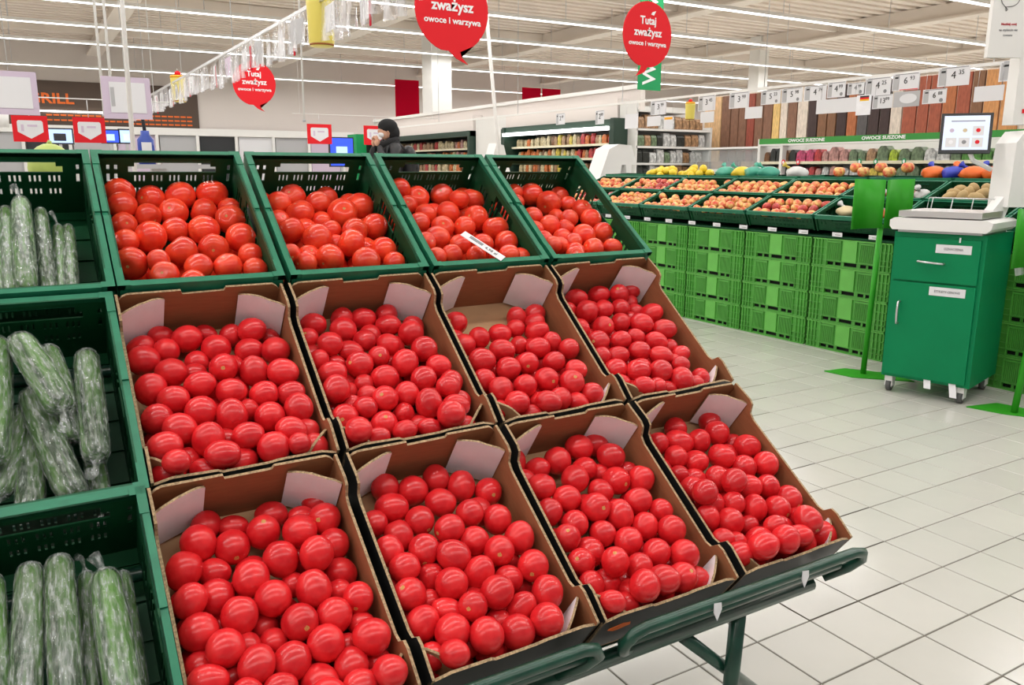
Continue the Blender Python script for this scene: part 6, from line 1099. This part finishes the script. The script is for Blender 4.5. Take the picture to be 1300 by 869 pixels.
# tablet
c0 = Vector((3.249, .743, 1.262)); cx = Vector((3.381, .546, 1.261)) - c0; cw = cx.length; cx.normalize(); cy_ = (Vector((3.317, .753, 1.464)) - c0); cy_ -= cx * cy_.dot(cx); ch = cy_.length; cy_.normalize(); cn_ = cx.cross(cy_)
t2 = empty('touch_screen', 'black framed touch screen with pale blue menu tilted above the scale', 'screen', M=MF(tuple(c0), tuple(cx), tuple(cy_), tuple(cn_)))
b = MB(); b.box((0, 0, -.02), (cw, ch, 0), 'dark'); b.obj('housing', t2); b = MB(); b.box((.014, .016, 0), (cw - .014, ch - .014, .0015), 'screen_pale'); sd = b.obj('display', t2)
b = MB(); b.tube([(cw * .6, .02, -.02), (cw * .7, -.02, -.06), (cw + .02, -.05, -.12)], .012, 'white_plastic', 8); b.obj('mount_arm', t2)
for i in range(3):
    for j in range(2):
        b = MB(); x = .028 + i * (cw - .056) / 3; y_ = .03 + j * .062; ww = (cw - .056) / 3 - .010
        b.box((x, y_, .0015), (x + ww, y_ + .050, .0022), 'paper' if j == 0 or i == 2 else 'screen_pale'); tl = b.obj('menu_tile', sd)
        b = MB(); mt = ['box_white', 'text_grey', 'sign_red', 'lilac', 'pack_cream', 'sign_red'][j * 3 + i]; b.prism([(x + ww / 2 + .011 * math.cos(k * .785), y_ + .027 + .011 * math.sin(k * .785)) for k in range(8)], .0022, .0027, mt); b.obj('menu_icon', sd)
b = MB(); b.box((cw * .2, ch - .045, .0015), (cw * .85, ch - .040, .0022), 'text_grey'); b.obj('menu_title', sd)
# tall sign above
t = empty('instruction_sign', 'white upright sign with a speech bubble and red writing above the touch screen', 'sign', (3.30, .56, 1.72))
b = MB(); b.prism([(-.06, 0), (.11, 0), (.11, .60), (-.06, .60)], -.03, 0, 'white_paint', TM(.03, -.03, 0)); b.obj('board', t)
for z, w2, tx in ((.155, .075, 'Naciśnij cenę'), (.128, .09, 'na etykiecie nie'), (.104, .045, 'towaru')): text_obj(tx, .016, 'banner_red' if z > .15 else 'text_grey', TM(.03, -.03, 0) @ Matrix.Translation((.028, z, .001)), t, width=w2)
b = MB(); pts = [(.02 + .045 * math.cos(a), .27 + .035 * math.sin(a), .002) for a in [(-2.2 + k * .5) for k in range(13)]] ; pts = [(.005, .215, .002), (.0, .235, .002)] + pts[1:] + [(.012, .222, .002), (.005, .215, .002)]
b.tube([TM(.03, -.03, 0) @ Vector(p) for p in pts], .0013, 'text_black', 6); b.obj('bubble_outline', t)

# ---------------------------------------------------------------- green bag stands
def bag_stand(base, tilt, label, foot):
    t = empty('bag_stand', label, 'stand', base)
    top = Vector(tilt)
    b = MB(); b.prism(foot, 0, .006, 'stand_green'); b.obj('foot_plate', t)
    b = MB(); b.tube([(0, 0, .006), tuple(top)], .016, 'stand_green', 12); b.obj('post', t)
    h_ = .27
    for s in (-1, 1):
        b = MB(); vs = []
        for i in range(7):
            f = i / 6; x = s * (.006 + .165 * f); y_ = -.03 + .07 * math.sin(f * math.pi) * .5 + .03 * f
            p = top + VR * x - VN * y_; vs += [tuple(p + Vector((0, 0, -.02 - .01 * f))), tuple(p + Vector((0, 0, h_ - .02 + .005 * f)))]
        fs = [(2 * i, 2 * i + 2, 2 * i + 3, 2 * i + 1) for i in range(6)]; b.grid(vs, fs, 'stand_green'); o = b.obj('bag_holder', t)
        md = o.modifiers.new('thick', 'SOLIDIFY'); md.thickness = .004
    return t
bag_stand((3.235, 1.05, 0), (.075, .03, .87), 'bright green bag stand left of the cabinet', [(-.14, .16), (-.12, -.02), (.10, -.26), (.16, -.10), (.02, .14)])
t = bag_stand((3.20, .17, 0), (.11, -.0, .74), 'bright green bag stand cut by the right photo edge', [(-.10, .18), (-.06, .02), (.02, -.12), (.14, -.10), (.10, .14)])
b = MB(); P_ = [t.matrix_basis.inverted() @ Vector(p) for p in ((3.30, .33, .78), (3.35, .27, .80), (3.33, .25, .68), (3.30, .30, .66))]; vs = [tuple(p) for p in P_]; b.face(vs, 'clear_sleeve'); b.face(list(reversed([(x + .003, y + .003, z) for x, y, z in vs])), 'clear_sleeve'); b.obj('plastic_roll_end', t)

# ---------------------------------------------------------------- shopper in the dark jacket
per = empty('person', 'person in a black puffer jacket and knit hat with a backpack, hands near the chin', 'person', (3.22, 8.12, 0), math.pi)
def skin_body(name, joints, edges, mat, parent, sub=1):
    me = bpy.data.meshes.new(name); me.from_pydata([j[0] for j in joints], edges, []); me.materials.append(MATS[mat]); o = link(me, name)
    sk = o.modifiers.new('skin', 'SKIN'); sk.use_smooth_shade = True
    for i, j in enumerate(joints): me.skin_vertices[0].data[i].radius = j[1] if isinstance(j[1], tuple) else (j[1], j[1])
    me.skin_vertices[0].data[0].use_root = True
    ss = o.modifiers.new('sub', 'SUBSURF'); ss.levels = sub; ss.render_levels = sub
    bpy.context.view_layer.update(); dg = bpy.context.evaluated_depsgraph_get(); m2 = bpy.data.meshes.new_from_object(o.evaluated_get(dg)); bpy.data.objects.remove(o)
    m2.materials.clear(); m2.materials.append(MATS[mat])
    for p_ in m2.polygons: p_.use_smooth = True
    return link(m2, name, parent)
# local: x forward (faces -x in the world after the half turn), z up
J = [((0, 0, .98), (.15, .12)), ((.0, 0, 1.15), (.15, .13)), ((.0, 0, 1.34), (.17, .14)), ((.01, 0, 1.47), (.10, .10)), ((.03, 0, 1.545), (.055, .055)), ((.05, 0, 1.60), (.05, .05)),
     ((.01, .19, 1.42), (.085, .08)), ((.09, .24, 1.20), (.065, .065)), ((.20, .15, 1.34), (.055, .055)), ((.19, .07, 1.46), (.03, .035)),
     ((.01, -.19, 1.42), (.085, .08)), ((.09, -.24, 1.20), (.065, .065)), ((.21, -.14, 1.35), (.055, .055)), ((.20, -.06, 1.46), (.03, .035)),
     ((0, .10, .90), (.10, .10)), ((.04, .11, .50), (.07, .07)), ((0, .11, .10), (.05, .05)), ((.13, .12, .04), (.045, .035)),
     ((0, -.10, .90), (.10, .10)), ((-.02, -.11, .50), (.07, .07)), ((-.08, -.11, .10), (.05, .05)), ((.05, -.12, .04), (.045, .035))]
E_ = [(0, 1), (1, 2), (2, 3), (3, 4), (4, 5), (3, 6), (6, 7), (7, 8), (8, 9), (3, 10), (10, 11), (11, 12), (12, 13), (0, 14), (14, 15), (15, 16), (16, 17), (0, 18), (18, 19), (19, 20), (20, 21)]
skin_body('body', J, E_, 'jacket', per, 2)
b = MB(); b.sphere((.07, 0, 1.645), (.095, .075, .115), 'skin', 18, 14); b.sphere((.165, 0, 1.635), (.016, .012, .02), 'skin', 8, 6)
for s in (-1, 1): b.sphere((.07, s * .076, 1.64), (.018, .010, .03), 'skin', 8, 6); b.sphere((.150, s * .03, 1.665), (.008, .010, .007), 'dark', 8, 6)
b.obj('head', per)
b = MB(); b.sphere((.040, 0, 1.695), (.128, .11, .100), 'knit', 18, 12); b.sphere((-.02, 0, 1.62), (.095, .092, .12), 'knit', 16, 12); b.obj('knit_hat', per)
b = MB(); b.sphere((.120, 0, 1.60), (.048, .056, .045), 'screen_pale' if False else 'paper', 14, 10); b.obj('face_mask', per)
b = MB(); b.tube([(-.02, -.10, 1.52), (.06, -.11, 1.50), (.10, -.06, 1.47), (.10, .06, 1.47), (.06, .11, 1.50), (-.02, .10, 1.52), (-.08, 0, 1.54), (-.02, -.10, 1.52)], .05, 'knit', 10); b.obj('scarf_hood', per)
for s in (-1, 1):
    b = MB(); base = Vector((.185, s * .055, 1.465)); b.sphere(base + Vector((.03, 0, .03)), (.035, .02, .045), 'skin', 10, 8)
    for k in range(4):
        o0 = base + Vector((.045 - .012 * k, s * .004, .06)); ln = (.045, .055, .052, .04)[k]; b.tube([o0, o0 + Vector((.008, -s * .012, ln * .6)), o0 + Vector((-.004, -s * .026, ln))], [.0095, .0088, .007], 'skin', 7)
    o0 = base + Vector((.0, -s * .01, .02)); b.tube([o0, o0 + Vector((-.012, -s * .02, .03)), o0 + Vector((-.01, -s * .022, .055))], [.012, .010, .008], 'skin', 7); b.obj('hand', per)
bp_ = MB(); bp_.sphere((-.235, 0, 1.25), (.11, .16, .22), 'jacket', 16, 12); bp_.sphere((-.32, 0, 1.18), (.05, .11, .11), 'jacket', 12, 8); o = bp_.obj('backpack', per)
for s in (-1, 1): b = MB(); b.tube([(-.15, s * .10, 1.40), (-.02, s * .13, 1.52), (.10, s * .13, 1.44), (.14, s * .13, 1.25), (-.12, s * .12, 1.08)], .016, 'dark', 8); b.obj('strap', o)
b = MB(); b.tube([(.0, .1, .95), (.0, .10, .88), (.035, .11, .5), (0, .11, .12)], [.13, .105, .08, .07], 'trousers', 12); b.tube([(.0, -.1, .95), (0, -.10, .88), (-.015, -.11, .5), (-.08, -.11, .12)], [.13, .105, .08, .07], 'trousers', 12); b.obj('trousers', per)

# high window on the far wall
b = MB(); t = empty('high_window', 'small blue daylight window high on the right under the ceiling', 'window', (34.8, 19.6, 0)); t['kind'] = 'structure'
part('frame', (0, -1.2, 3.6), (.1, 1.2, 5.1), 'white_paint'); part('pane', (-.02, -1.1, 3.7), (0, 1.1, 5.0), 'window_glass')
